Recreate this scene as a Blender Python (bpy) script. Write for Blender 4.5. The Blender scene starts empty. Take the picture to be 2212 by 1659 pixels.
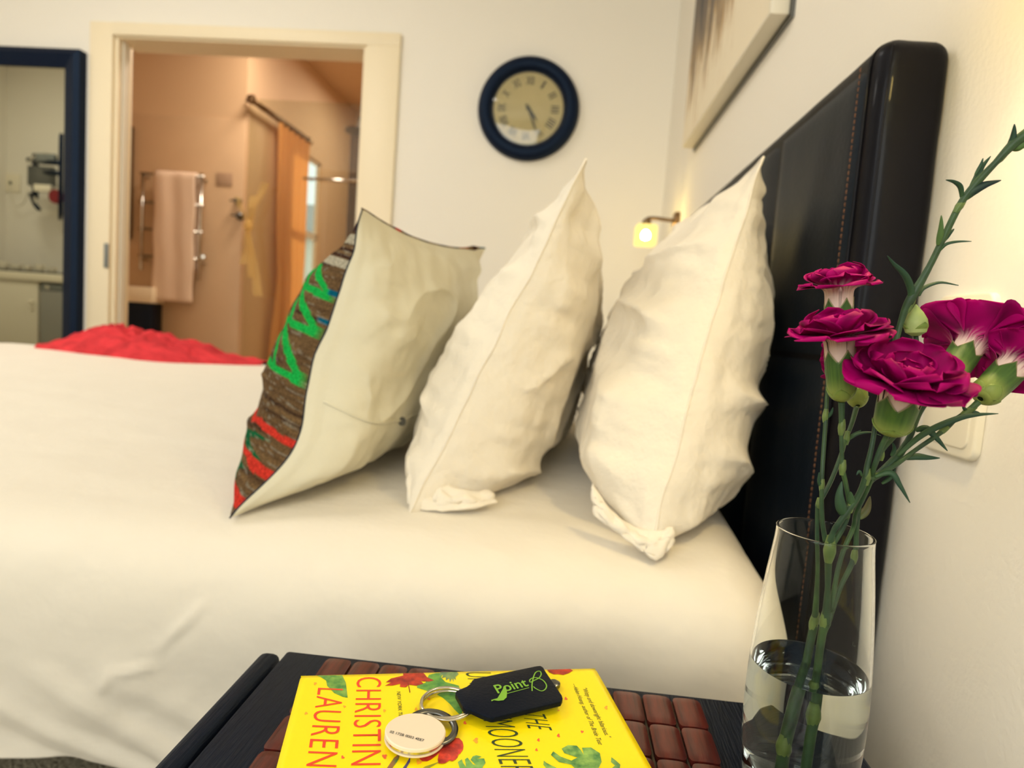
import bpy, bmesh, math, random
from math import sin, cos, pi, sqrt, exp, radians
from mathutils import Vector, Matrix, noise
random.seed(7)
SC = bpy.context.scene
COL = SC.collection
H = 0.87            # camera height above the floor

# ------------------------------------------------------------------ camera
F = 1400.0
yaw, pitch, roll = -7.38397065e-02, 8.97536395e-02, -7.24809295e-02
_f = Vector((sin(yaw)*cos(pitch), cos(yaw)*cos(pitch), -sin(pitch)))
_r = Vector((cos(yaw), -sin(yaw), 0.0))
_d = _f.cross(_r)
_r2 = _r*cos(roll) + _d*sin(roll)
_d2 = -_r*sin(roll) + _d*cos(roll)
cam_data = bpy.data.cameras.new('camera')
cam = bpy.data.objects.new('camera', cam_data)
COL.objects.link(cam)
m = Matrix.Identity(4)
for i in range(3):
    m[i][0] = _r2[i]; m[i][1] = -_d2[i]; m[i][2] = -_f[i]
m[2][3] = H
cam.matrix_world = m
cam_data.sensor_fit = 'HORIZONTAL'
cam_data.sensor_width = 36.0
cam_data.lens = F/2212*36
cam_data.clip_start = 0.02
cam_data.dof.use_dof = True
cam_data.dof.focus_distance = 0.40
cam_data.dof.aperture_fstop = 7.0
SC.camera = cam

# ------------------------------------------------------------------ colour management, world, big lights
SC.view_settings.view_transform = 'Standard'
SC.view_settings.look = 'None'
SC.view_settings.gamma = 1.0
SC.view_settings.use_curve_mapping = False
SC.view_settings.exposure = 0.22
w = bpy.data.worlds.new('World'); SC.world = w; w.use_nodes = True
w.node_tree.nodes['Background'].inputs[0].default_value = (0.80, 0.90, 1.0, 1)
w.node_tree.nodes['Background'].inputs[1].default_value = 1.6

def area(name, loc, target, sx, sy, power, color):
    d = bpy.data.lights.new(name, 'AREA'); d.shape = 'RECTANGLE'; d.size = sx; d.size_y = sy
    d.energy = power; d.color = color
    o = bpy.data.objects.new(name, d); COL.objects.link(o)
    o.location = loc
    o.rotation_euler = (Vector(target)-Vector(loc)).to_track_quat('-Z', 'Y').to_euler()
    return o
def point(name, loc, power, color, r=0.05):
    d = bpy.data.lights.new(name, 'POINT'); d.energy = power; d.color = color; d.shadow_soft_size = r
    o = bpy.data.objects.new(name, d); COL.objects.link(o); o.location = loc
    return o
# daylight through the big window behind the photographer
area('daylight', (-1.3, -1.85, 1.75), (-1.0, 2.0, 0.6), 2.6, 1.5, 46, (1.0, 0.975, 0.93))
# overhead fills, added unseen, and the bathroom's ceiling lamp
area('bedroom_fill', (-1.9, 1.3, 2.84), (-1.9, 1.3, 0), 1.0, 1.0, 25, (1.0, 0.95, 0.87))  # added fill for even ambient light in the bedroom
area('kitchen_fill', (-4.3, 1.7, 2.84), (-4.3, 1.2, 0), 0.6, 0.6, 18, (1.0, 0.95, 0.86))  # added fill, brightens the kitchenette that the mirror shows
area('bathroom_light', (-1.7, 4.0, 2.80), (-1.9, 4.2, 0), 0.5, 0.4, 21, (1.0, 0.85, 0.70))
area('shower_fill', (-1.5, 5.7, 2.84), (-1.5, 5.7, 0), 0.4, 0.4, 12, (1.0, 0.92, 0.80))  # added fill, lifts the dim shower recess
_s = bpy.data.lights.new('sun', 'SUN'); _s.energy = 5.0; _s.angle = 0.02; _s.color = (1.0, 0.80, 0.55)
_so = bpy.data.objects.new('sun', _s); COL.objects.link(_so)
_so.rotation_euler = Vector((0.80, -0.28, -0.50)).to_track_quat('-Z', 'Y').to_euler()

# ------------------------------------------------------------------ projection helpers (rays of the fitted camera; world z has the floor at 0)
def ray(px, py):
    a, b = (px-1106)/F, (py-829.5)/F
    return _r2*a + _d2*b + _f
ORG = Vector((0, 0, H))
def ty(px, py, Y): r = ray(px, py); return ORG + r*(Y/r.y)
def tz(px, py, Z): r = ray(px, py); return ORG + r*((Z-H)/r.z)
def tx(px, py, X): r = ray(px, py); return ORG + r*(X/r.x)

# ------------------------------------------------------------------ materials
def srgb(c):
    return tuple(((v/255)/12.92 if v/255 <= 0.04045 else ((v/255+0.055)/1.055)**2.4) for v in c)
def mat(name, col, rough=0.6, metal=0.0, spec=0.5, bump=None, trans=0.0, ior=1.45, emit=None, es=0.0, var=None, coat=0.0, attr=None, sheen=0.0, sss=0.0, lin=False, stint=None):
    m = bpy.data.materials.new(name); m.use_nodes = True
    nt = m.node_tree; b = nt.nodes['Principled BSDF']
    c = col if lin else srgb(col)
    b.inputs['Base Color'].default_value = (*c, 1)
    b.inputs['Roughness'].default_value = rough
    b.inputs['Metallic'].default_value = metal
    b.inputs['Specular IOR Level'].default_value = spec
    b.inputs['Transmission Weight'].default_value = trans
    b.inputs['IOR'].default_value = ior
    b.inputs['Coat Weight'].default_value = coat
    b.inputs['Sheen Weight'].default_value = sheen
    if emit:
        b.inputs['Emission Color'].default_value = (*emit, 1); b.inputs['Emission Strength'].default_value = es
    if stint: b.inputs['Specular Tint'].default_value = (*stint, 1)
    tc = nt.nodes.new('ShaderNodeTexCoord')
    if attr:
        a = nt.nodes.new('ShaderNodeVertexColor'); a.layer_name = attr
        nt.links.new(a.outputs['Color'], b.inputs['Base Color'])
    if var:       # (scale, amount, stretch xyz)
        mp = nt.nodes.new('ShaderNodeMapping'); mp.inputs['Scale'].default_value = var[2]
        n = nt.nodes.new('ShaderNodeTexNoise'); n.inputs['Scale'].default_value = var[0]; n.inputs['Detail'].default_value = 6
        nt.links.new(tc.outputs['Object'], mp.inputs[0]); nt.links.new(mp.outputs[0], n.inputs['Vector'])
        mx = nt.nodes.new('ShaderNodeMix'); mx.data_type = 'RGBA'
        rp = nt.nodes.new('ShaderNodeMapRange'); rp.inputs[1].default_value = 0.3; rp.inputs[2].default_value = 0.7
        nt.links.new(n.outputs['Fac'], rp.inputs[0]); nt.links.new(rp.outputs[0], mx.inputs[0])
        k = 1-var[1]
        c2 = srgb(var[3]) if len(var) > 3 else tuple(v*k for v in c)
        mx.inputs[7].default_value = (*c, 1); mx.inputs[6].default_value = (*c2, 1)
        if attr:
            mx.blend_type = 'MULTIPLY'; mx.inputs[6].default_value = (1, 1, 1, 1)
            nt.links.new(a.outputs['Color'], mx.inputs[6]); mx.inputs[7].default_value = (k, k, k, 1)
        nt.links.new(mx.outputs[2], b.inputs['Base Color'])
    if bump:      # (scale, strength, distance, stretch)
        st = bump[3] if len(bump) > 3 else (1, 1, 1)
        mp = nt.nodes.new('ShaderNodeMapping'); mp.inputs['Scale'].default_value = st
        n = nt.nodes.new('ShaderNodeTexNoise'); n.inputs['Scale'].default_value = bump[0]; n.inputs['Detail'].default_value = 4
        nt.links.new(tc.outputs['Object'], mp.inputs[0]); nt.links.new(mp.outputs[0], n.inputs['Vector'])
        bp = nt.nodes.new('ShaderNodeBump'); bp.inputs['Strength'].default_value = bump[1]; bp.inputs['Distance'].default_value = bump[2]
        nt.links.new(n.outputs['Fac'], bp.inputs['Height']); nt.links.new(bp.outputs[0], b.inputs['Normal'])
    return m

WALLC = (241, 235, 222)
M = {}
M['wall'] = mat('wall_paint', WALLC, 0.75, bump=(140, 0.4, 0.002))
M['ceiling'] = mat('ceiling_paint', (238, 230, 212), 0.9)
M['trim'] = mat('trim_paint', (243, 228, 196), 0.45, bump=(30, 0.1, 0.002))
M['carpet'] = mat('carpet', (205, 192, 160), 1.0, spec=0.1, bump=(170, 1.0, 0.012), var=(170, 0.85, (1, 1, 1)))
M['sheet'] = mat('white_cotton', (226, 218, 202), 0.85, spec=0.25, bump=(9, 0.35, 0.02, (1, 1, 1)), sheen=0.15)
M['pillow'] = mat('pillow_cotton', (232, 222, 203), 0.8, spec=0.2, bump=(26, 0.5, 0.014), sheen=0.15)
M['canvas'] = mat('cushion_canvas', (216, 209, 184), 0.85, spec=0.2, bump=(22, 0.4, 0.008))
M['knit'] = mat('knit', (120, 90, 60), 0.95, spec=0.1, attr='Col', bump=(420, 1.0, 0.006), var=(330, 0.55, (1, 1, 1)))
M['panel'] = mat('dark_leather_panel', (20, 26, 36), 0.45, spec=0.30, stint=(.40, .68, 1.0), bump=(160, 0.25, 0.0015), var=(5, 0.35, (1, 1, 1)))
M['leather'] = mat('dark_leather', (15, 13, 18), 0.45, spec=0.14, coat=.08, stint=(.75, .85, 1.0), bump=(160, 0.25, 0.0015), var=(9, 0.25, (1, 1, 1)))
M['thread'] = mat('stitch_thread', (120, 78, 48), 0.6)
M['frame'] = mat('navy_black_wood', (10, 18, 38), 0.5, spec=0.3, stint=(.45, .68, 1.0))
M['black'] = mat('black_plastic', (12, 15, 26), 0.4, stint=(.45, .68, 1.0))
M['mirror'] = mat('mirror_silver', (205, 205, 190), 0.0, metal=1.0)
M['clockface'] = mat('clock_face', (200, 184, 138), 0.6, var=(12, 0.12, (1, 1, 1)))
M['ink'] = mat('dark_ink', (40, 48, 52), 0.6)
M['white'] = mat('white_paint', (226, 218, 198), 0.4)
M['cream_plastic'] = mat('cream_plastic', (240, 231, 208), 0.35)
M['chrome'] = mat('chrome', (200, 196, 186), 0.18, metal=1.0)
M['nickel'] = mat('nickel_ring', (206, 200, 186), 0.22, metal=1.0)
M['darkmetal'] = mat('dark_steel', (110, 112, 112), 0.3, metal=1.0)
M['brass'] = mat('bronze', (130, 106, 78), 0.4, metal=1.0)
M['steel'] = mat('grey_steel', (130, 134, 132), 0.45, metal=0.3)
M['stand'] = mat('stand_wood', (13, 18, 32), 0.5, spec=0.28, stint=(.25, .5, 1.0), bump=(40, 0.55, 0.002, (14, 1, 3)), var=(30, 0.5, (14, 1, 3)))
M['tile'] = mat('mat_wood', (60, 19, 18), 0.30, spec=0.4, coat=0.2, var=(30, 0.45, (12, 1, 3), (98, 34, 24)), bump=(60, 0.15, 0.001, (8, 1, 1)))
M['cord'] = mat('mat_cord', (66, 56, 44), 0.9)
M['bathwall'] = mat('bathroom_plaster', (210, 178, 140), 0.7)
M['bathtile'] = mat('bathroom_tile', (205, 173, 136), 0.4, var=(3, 0.08, (1, 1, 1)))
M['towel'] = mat('towel', (236, 210, 184), 0.95, bump=(300, 0.5, 0.003))
M['red'] = mat('coral_wool', (240, 70, 76), 0.9, spec=0.1, bump=(30, 0.8, 0.02, (1, 5, 3)), var=(9, 0.45, (1, 4, 2)))
M['yellow'] = mat('book_yellow', (250, 226, 12), 0.32, spec=0.5)
M['paper'] = mat('book_pages', (236, 226, 196), 0.9)
M['redprint'] = mat('red_print', (232, 66, 40), 0.4)
M['greenink'] = mat('dark_green_print', (52, 70, 40), 0.5)
M['fob'] = mat('black_leatherette', (5, 7, 22), 0.5, spec=0.25, stint=(.45, .68, 1.0), bump=(500, 0.4, 0.0006))
M['lime'] = mat('lime_print', (122, 176, 52), 0.45)
M['token'] = mat('ivory_disc', (234, 218, 196), 0.4)
M['petal'] = mat('petal', (160, 0, 100), 0.6, spec=0.10, attr='Col', bump=(260, 0.2, 0.0006))
M['calyx'] = mat('calyx_green', (90, 120, 50), 0.5, attr='Col', spec=0.3, bump=(300, 0.3, 0.0006, (1, 1, 0.1)))
M['stem'] = mat('stem_green', (74, 100, 62), 0.45, attr='Col', spec=0.35, var=(160, 0.35, (1, 1, 1)))
M['leaf'] = mat('leaf_green', (46, 74, 52), 0.5, attr='Col', spec=0.3)

def mixmat(name, kind):
    m = bpy.data.materials.new(name); m.use_nodes = True; nt = m.node_tree
    for n in list(nt.nodes): nt.nodes.remove(n)
    out = nt.nodes.new('ShaderNodeOutputMaterial'); mx = nt.nodes.new('ShaderNodeMixShader')
    nt.links.new(mx.outputs[0], out.inputs[0])
    return m, nt, mx
# clear glass
M['glass'] = mat('clear_glass', (250, 252, 250), 0.0, trans=1.0, ior=1.24, lin=False)
M['water'] = mat('water', (244, 250, 246), 0.0, spec=0.3, trans=1.0, ior=1.333)
# thin pane: mostly transparent with a faint reflection
def pane(name, tint, refl):
    m, nt, mx = mixmat(name, 0)
    t = nt.nodes.new('ShaderNodeBsdfTransparent'); t.inputs[0].default_value = (*tint, 1)
    g = nt.nodes.new('ShaderNodeBsdfGlossy'); g.inputs['Roughness'].default_value = 0.02
    nt.links.new(t.outputs[0], mx.inputs[1]); nt.links.new(g.outputs[0], mx.inputs[2]); mx.inputs[0].default_value = refl
    return m
M['pane'] = pane('thin_pane', (0.93, 0.95, 0.90), 0.05)
M['showerglass'] = pane('shower_glass', (0.90, 0.91, 0.86), 0.05)
M['clockglass'] = pane('clock_glass', (0.96, 0.96, 0.93), 0.05)
def cloth_trans(name, col, f=0.5):
    m, nt, mx = mixmat(name, 0)
    d = nt.nodes.new('ShaderNodeBsdfDiffuse'); d.inputs[0].default_value = (*srgb(col), 1)
    t = nt.nodes.new('ShaderNodeBsdfTranslucent'); t.inputs[0].default_value = (*srgb(col), 1)
    nt.links.new(d.outputs[0], mx.inputs[1]); nt.links.new(t.outputs[0], mx.inputs[2]); mx.inputs[0].default_value = f
    return m
M['curtain'] = cloth_trans('curtain_cloth', (226, 164, 100), 0.35)
def sheer_mat():
    m, nt, mx = mixmat('sheer_reflection', 0)
    d = nt.nodes.new('ShaderNodeBsdfTranslucent'); d.inputs[0].default_value = (*srgb((244, 214, 140)), 1)
    d2 = nt.nodes.new('ShaderNodeBsdfDiffuse'); d2.inputs[0].default_value = (*srgb((244, 214, 140)), 1)
    ad_ = nt.nodes.new('ShaderNodeMixShader'); nt.links.new(d.outputs[0], ad_.inputs[1]); nt.links.new(d2.outputs[0], ad_.inputs[2])
    t = nt.nodes.new('ShaderNodeBsdfTransparent')
    nt.links.new(ad_.outputs[0], mx.inputs[1]); nt.links.new(t.outputs[0], mx.inputs[2]); mx.inputs[0].default_value = .5
    return m
M['sheer'] = sheer_mat()
def shade_mat():
    m, nt, mx = mixmat('lamp_shade_glass', 0)
    t = nt.nodes.new('ShaderNodeBsdfTransparent'); t.inputs[0].default_value = (1, .93, .6, 1)
    e = nt.nodes.new('ShaderNodeEmission'); e.inputs[0].default_value = (1, .80, .25, 1); e.inputs[1].default_value = 1.3
    nt.links.new(t.outputs[0], mx.inputs[1]); nt.links.new(e.outputs[0], mx.inputs[2]); mx.inputs[0].default_value = 0.75
    return m
M['shade'] = shade_mat()
def emis(name, c, s):
    m = bpy.data.materials.new(name); m.use_nodes = True; nt = m.node_tree
    for n in list(nt.nodes): nt.nodes.remove(n)
    out = nt.nodes.new('ShaderNodeOutputMaterial'); e = nt.nodes.new('ShaderNodeEmission')
    e.inputs[0].default_value = (*c, 1); e.inputs[1].default_value = s; nt.links.new(e.outputs[0], out.inputs[0]); return m
M['bulb'] = emis('bulb_glow', (1, 0.76, 0.36), 430)

# ------------------------------------------------------------------ object helpers
def ob(name, bm, m, parent=None, smooth=True, ang=None):
    me = bpy.data.meshes.new(name)
    if isinstance(bm, tuple):
        me.from_pydata([tuple(v) for v in bm[0]], [], bm[1])
    else:
        bmesh.ops.recalc_face_normals(bm, faces=bm.faces[:])
        bm.to_mesh(me); bm.free()
    me.materials.append(M[m] if isinstance(m, str) else m)
    if smooth:
        me.polygons.foreach_set('use_smooth', [True]*len(me.polygons))
        if ang is not None:
            me.set_sharp_from_angle(angle=radians(ang))
    me.update()
    o = bpy.data.objects.new(name, me); COL.objects.link(o)
    if parent is not None:
        o.parent = parent
        o.matrix_parent_inverse = parent.matrix_basis.inverted()
    return o
def thing(name, label, cat, loc=(0, 0, 0), group=None):
    o = bpy.data.objects.new(name, None); COL.objects.link(o)
    o.location = loc; o.empty_display_size = 0.05
    o['label'] = label; o['category'] = cat
    if group: o['group'] = group
    return o
def tag(o, label, cat, group=None):
    o['label'] = label; o['category'] = cat
    if group: o['group'] = group
    return o
def struct(o): o['kind'] = 'structure'; return o
def add_box(bm, lo, hi, bev=0.0, seg=2):
    r = bmesh.ops.create_cube(bm, size=1.0)
    vs = r['verts']
    c = [(lo[i]+hi[i])/2 for i in range(3)]; s = [abs(hi[i]-lo[i]) for i in range(3)]
    for v in vs: v.co = Vector((c[0]+v.co.x*s[0], c[1]+v.co.y*s[1], c[2]+v.co.z*s[2]))
    if bev > 0:
        es = list({e for v in vs for e in v.link_edges})
        bmesh.ops.bevel(bm, geom=es, offset=min(bev, min(s)*0.49), segments=seg, profile=0.5, affect='EDGES')
    return bm
def box(name, lo, hi, m, parent=None, bev=0.0, seg=2):
    return ob(name, add_box(bmesh.new(), lo, hi, bev, seg), m, parent, smooth=bev > 0, ang=40 if bev > 0 else None)
def smoothpath(pts, n=6):
    P = [Vector(p) for p in pts]
    if len(P) < 3: return P
    out = []
    for i in range(len(P)-1):
        p0 = P[max(i-1, 0)]; p1 = P[i]; p2 = P[i+1]; p3 = P[min(i+2, len(P)-1)]
        for k in range(n):
            t = k/n
            out.append(0.5*((2*p1)+(p2-p0)*t+(2*p0-5*p1+4*p2-p3)*t*t+(3*p1-p0-3*p2+p3)*t**3))
    out.append(P[-1]); return out
def tube_data(pts, rad, n=10, closed=False, cap=True):
    P = [Vector(p) for p in pts]; V = []; Fc = []
    R = rad if isinstance(rad, (list, tuple)) else [rad]*len(P)
    up = None
    for i, p in enumerate(P):
        if closed: d = (P[(i+1) % len(P)]-P[i-1]).normalized()
        else: d = (P[min(i+1, len(P)-1)]-P[max(i-1, 0)]).normalized()
        if up is None:
            up = Vector((0, 0, 1)) if abs(d.z) < 0.9 else Vector((1, 0, 0))
        a = (up - d*up.dot(d)).normalized(); up = a; b = d.cross(a)
        for k in range(n):
            t = 2*pi*k/n; V.append(p + (a*cos(t)+b*sin(t))*R[i])
    L = len(P)
    for i in range(L if closed else L-1):
        for k in range(n):
            j = (i+1) % L
            Fc.append((i*n+k, i*n+(k+1) % n, j*n+(k+1) % n, j*n+k))
    if cap and not closed:
        Fc.append(tuple(range(n-1, -1, -1))); Fc.append(tuple((L-1)*n+k for k in range(n)))
    return V, Fc
def tube(name, pts, rad, m, parent=None, n=10, closed=False):
    return ob(name, tube_data(pts, rad, n, closed), m, parent)
def joined(parts):
    V = []; Fc = []
    for v, f in parts:
        o = len(V); V += list(v); Fc += [tuple(i+o for i in q) for q in f]
    return V, Fc
def lathe_data(prof, c, n=40, axis=Vector((0, 0, 1)), closed=False):
    axis = axis.normalized()
    a = axis.orthogonal().normalized(); b = axis.cross(a); c = Vector(c)
    V = []; Fc = []
    for r, h in prof:
        for k in range(n):
            t = 2*pi*k/n; V.append(c+axis*h+(a*cos(t)+b*sin(t))*max(r, 1e-5))
    L = len(prof)
    for i in range(L if closed else L-1):
        for k in range(n):
            j = (i+1) % L
            Fc.append((i*n+k, i*n+(k+1) % n, j*n+(k+1) % n, j*n+k))
    if not closed:
        Fc.append(tuple(range(n-1, -1, -1))); Fc.append(tuple((L-1)*n+k for k in range(n)))
    return V, Fc
def lathe(name, prof, c, m, parent=None, n=40, axis=Vector((0, 0, 1)), closed=False, ang=40):
    o = ob(name, lathe_data(prof, c, n, axis, closed), m, parent, ang=ang); return o
def grid_data(fn, nu, nv):
    V = [fn(i/nu, j/nv) for j in range(nv+1) for i in range(nu+1)]
    Fc = [(j*(nu+1)+i, j*(nu+1)+i+1, (j+1)*(nu+1)+i+1, (j+1)*(nu+1)+i) for j in range(nv) for i in range(nu)]
    return V, Fc
def setcol(o, cols):
    me = o.data
    a = me.color_attributes.new('Col', 'FLOAT_COLOR', 'POINT')
    buf = []
    for c in cols: buf += [c[0], c[1], c[2], 1.0]
    a.data.foreach_set('color', buf)
def prism(name, outline, th, m, parent=None, bev=0.0, nrm=Vector((0, 0, 1))):
    bm = bmesh.new()
    vs = [bm.verts.new(Vector(p)) for p in outline]
    f = bm.faces.new(vs)
    r = bmesh.ops.extrude_face_region(bm, geom=[f])
    nv = [v for v in r['geom'] if isinstance(v, bmesh.types.BMVert)]
    for v in nv: v.co += nrm*th
    if bev > 0:
        bmesh.ops.bevel(bm, geom=bm.edges[:], offset=bev, segments=2, profile=0.5, affect='EDGES')
    return ob(name, bm, m, parent, smooth=bev > 0, ang=35 if bev > 0 else None)
def fbm(p, o=3):
    s = 0; a = 1
    for i in range(o): s += a*noise.noise(p); p = p*2.03; a *= .5
    return s
def sm(a, b, x):
    t = min(1, max(0, (x-a)/(b-a))); return t*t*(3-2*t)

# text laid on a plane by affine map; P0 baseline start, P1 baseline end of `ref`, P2 cap top above P0
def text(name, s, ref, P0, P1, P2, m, parent, shear=0.0, th=0.0002, bold=0.0, capref=None, spacing=1.0, nrm=None):
    def mk(body):
        c = bpy.data.curves.new('t', 'FONT'); c.body = body; c.size = 1; c.shear = shear; c.offset = bold; c.space_character = spacing
        c.resolution_u = 4
        o = bpy.data.objects.new('t', c); COL.objects.link(o)
        dg = bpy.context.evaluated_depsgraph_get(); me = bpy.data.meshes.new_from_object(o.evaluated_get(dg))
        bpy.data.objects.remove(o); bpy.data.curves.remove(c); return me
    mr = mk(ref); w = max(v.co.x for v in mr.vertices); x0 = min(v.co.x for v in mr.vertices)
    mc = mk(capref or 'E'); h = max(v.co.y for v in mc.vertices)
    me = mk(s)
    ax = (Vector(P1)-Vector(P0))/(w-x0); ay = (Vector(P2)-Vector(P0))/h
    n = nrm or ax.cross(ay).normalized()
    for v in me.vertices: v.co = Vector(P0)+ax*(v.co.x-x0)+ay*v.co.y+n*th
    me.name = name; me.materials.clear(); me.materials.append(M[m])
    o = bpy.data.objects.new(name, me); COL.objects.link(o)
    if parent is not None:
        o.parent = parent; o.matrix_parent_inverse = parent.matrix_basis.inverted()
    return o

# ================================================================== THE SETTING
YF, XR = 3.05, 0.40
ZC = 2.9
T = 0.14
# far wall with the bathroom doorway cut out
bm = bmesh.new()
add_box(bm, (-5.3, YF, 0), (-2.30, YF+T, ZC)); add_box(bm, (-1.004, YF, 0), (XR+.1, YF+T, ZC)); add_box(bm, (-2.30, YF, H+1.233), (-1.004, YF+T, ZC))
struct(ob('wall_far', bm, 'wall', smooth=False))
struct(box('wall_right', (XR, -2.1, 0), (XR+.12, YF, ZC), 'wall'))
struct(box('floor', (-5.4, -2.1, -0.05), (XR+.12, YF, 0), 'carpet'))
struct(box('ceiling', (-5.4, -2.1, ZC), (XR+.12, YF+T, ZC+.05), 'ceiling'))
struct(box('wall_left', (-5.42, -2.1, 0), (-5.3, YF+T, ZC), 'wall'))
struct(box('wall_kitchenette', (-5.3, 0.10, 0), (-3.7, 0.22, ZC), 'wall'))
bm = bmesh.new()
add_box(bm, (-5.3, -2.1, 0), (-2.7, -1.98, ZC)); add_box(bm, (0.1, -2.1, 0), (XR, -1.98, ZC))
add_box(bm, (-2.7, -2.1, 0), (0.1, -1.98, 0.9)); add_box(bm, (-2.7, -2.1, 2.5), (0.1, -1.98, ZC))
struct(ob('wall_back', bm, 'wall', smooth=False))
# window behind the photographer
wn = struct(ob('window_1', add_box(add_box(add_box(add_box(add_box(bmesh.new(), (-2.7, -2.06, .9), (-2.63, -2.0, 2.5)), (.03, -2.06, .9), (.1, -2.0, 2.5)), (-2.7, -2.06, .9), (.1, -2.0, .97)), (-2.7, -2.06, 2.43), (.1, -2.0, 2.5)), (-1.33, -2.06, .9), (-1.27, -2.0, 2.5)), 'white', smooth=False))
box('pane', (-2.63, -2.035, .97), (.03, -2.03, 2.43), 'pane', wn)
struct(box('baseboard_far', (-0.846, YF-.015, 0), (XR, YF, .10), 'trim', bev=.004))
struct(box('baseboard_right', (XR-.015, -1.98, 0), (XR, YF-.015, .10), 'trim', bev=.004))

# door casing
zt = H+1.233
struct(box('trim_1', (-2.346, YF-.022, 0), (-2.232, YF, zt+.055), 'trim', bev=.004))
struct(box('trim_2', (-1.004, YF-.022, 0), (-0.846, YF, zt-.002), 'trim', bev=.004))
struct(box('trim_3', (-2.232, YF-.024, zt-.004), (-0.846, YF, zt+.055), 'trim', bev=.004))
struct(box('trim_4', (-2.30, YF+T, 0), (ty(283, 350, YF+T+.02).x, YF+T+.02, zt+.05), 'trim', bev=.004))
# jamb linings of the doorway
struct(box('trim_5', (-1.02, YF-.005, 0), (-1.003, YF+T+.02, zt), 'trim'))
struct(box('trim_6', (-2.232, YF-.005, zt-.012), (-1.02, YF+T+.02, zt+.002), 'trim'))
# sliding door leaf, almost wholly in its pocket
dr = struct(ob('door_1', add_box(bmesh.new(), (-3.0, YF+.030, 0.01), (ty(276, 350, YF+.070).x, YF+.070, zt-.012), .003), 'trim', smooth=False))
dr.data.materials[0] = M['white']
struct(box('trim_7', (-2.30, YF+.0, 0), (-2.215, YF+.025, zt-.012), 'trim'))
a = ty(236, 527, YF-.004); b = ty(243, 580, YF-.004)
box('latch_plate', (a.x-.010, YF-.028, b.z), (a.x+.012, YF-.0215, a.z), 'steel', dr, bev=.001)

# bathroom shell
YB, XW = 4.40, -2.27
struct(box('wall_bathroom', (-3.5, YB, 0), (XW, YB+.12, ZC), 'bathwall'))
struct(box('wall_bathroom_left', (-3.5, YF+T, 0), (-3.4, YB, ZC), 'bathwall'))
struct(box('wall_bathroom_right', (-.70, YF+T, 0), (-.60, 6.7, ZC), 'bathwall'))
bm = bmesh.new()   # wall of the shower recess with its window opening
wy0, wy1, wz0, wz1 = 5.04, 5.78, .75, H+1.31
TW = .045
add_box(bm, (XW-TW, YB+.12, 0), (XW, wy0, ZC)); add_box(bm, (XW-TW, wy1, 0), (XW, 6.7, ZC))
add_box(bm, (XW-TW, wy0, 0), (XW, wy1, wz0)); add_box(bm, (XW-TW, wy0, wz1), (XW, wy1, ZC))
struct(ob('wall_recess', bm, 'bathwall', smooth=False))
struct(box('wall_shower', (XW-.12, 6.58, 0), (-.7, 6.7, ZC), 'bathwall'))
struct(box('floor_bathroom', (-3.5, YF+.001, -.05), (-.6, 6.7, 0), 'bathtile'))
struct(box('ceiling_bathroom', (-3.5, YF+T, ZC), (-.6, 6.7, ZC+.05), 'bathwall'))
# tiled lower part of the bathroom wall, its top edge a thin ledge
tiles = struct(box('trim_8', (-3.4, YB-.012, 0), (XW, YB, H+1.265), 'bathtile', bev=.003))
w2 = bmesh.new()
add_box(w2, (XW-.042, wy0, wz0), (XW-.020, wy0+.02, wz1)); add_box(w2, (XW-.042, wy1-.02, wz0), (XW-.020, wy1, wz1))
add_box(w2, (XW-.042, wy0, wz0), (XW-.020, wy1, wz0+.03)); add_box(w2, (XW-.042, wy0, wz1-.03), (XW-.020, wy1, wz1)); add_box(w2, (XW-.042, wy0, 1.50), (XW-.020, wy1, 1.56))
wn2 = struct(ob('window_2', w2, 'white', smooth=False))
box('pane', (XW-.034, wy0+.015, wz0+.02), (XW-.030, wy1-.015, wz1-.02), 'pane', wn2)
struct(box('ground', (-30, -6, -.3), (-3.6, 30, -.25), 'carpet'))

# neighbour house seen through the bathroom window
hs = thing('neighbour_house', 'pale house with a grey pitched roof outside the bathroom window', 'house', (-12, 22, -.25))
box('wall', (-16, 19.5, -.25), (-8, 26, 3.2), 'white', hs)
ob('roof', ([(-16.4, 19.1, 3.15), (-7.6, 19.1, 3.15), (-7.6, 26.4, 3.15), (-16.4, 26.4, 3.15), (-16.4, 22.7, 4.6), (-7.6, 22.7, 4.6)], [(0, 1, 5, 4), (2, 3, 4, 5), (1, 2, 5), (3, 0, 4), (3, 2, 1, 0)]), 'steel', hs, smooth=False)
for xx in (-14, -11.6, -9.4):
    box('window', (xx-.5, 19.44, 1.0), (xx+.5, 19.5, 2.2), 'frame', hs)

# ================================================================== BATHROOM FURNISHINGS
# heated towel rail
tr = thing('towel_rail', 'chrome ladder towel rail on the bathroom wall', 'towel rail', (-2.8, YB-.012, .9))
yr = YB-.075
pl0, pl1 = ty(309, 372, yr), ty(304, 582, yr); pr0, pr1 = ty(437, 375, yr), ty(428, 596, yr)
xl, xr_ = (pl0.x+pl1.x)/2, (pr0.x+pr1.x)/2
tube('post', [(xl, yr, pl0.z), (xl, yr, pl1.z)], .011, 'chrome', tr, 12)
tube('post', [(xr_, yr, pr0.z), (xr_, yr, pr1.z-.03)], .011, 'chrome', tr, 12)
for py in (375, 437, 495, 553):
    z = ty(320, py, yr).z
    tube('rung', [(xl-.02, yr, z), (xr_+.02, yr, z)], .009, 'chrome', tr, 10)
for x in (xl, xr_):
    for py in (380, 560):
        z = ty(320, py, yr).z
        tube('bracket', [(x, yr, z), (x, YB-.013, z)], .008, 'chrome', tr, 8)
vz = ty(441, 556, yr).z
lathe('valve', [(.006, 0), (.02, 0), (.024, .01), (.018, .03), (.004, .032)], (xr_+.035, yr-.02, vz), 'chrome', tr, 16, Vector((.3, -1, 0)))
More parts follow.
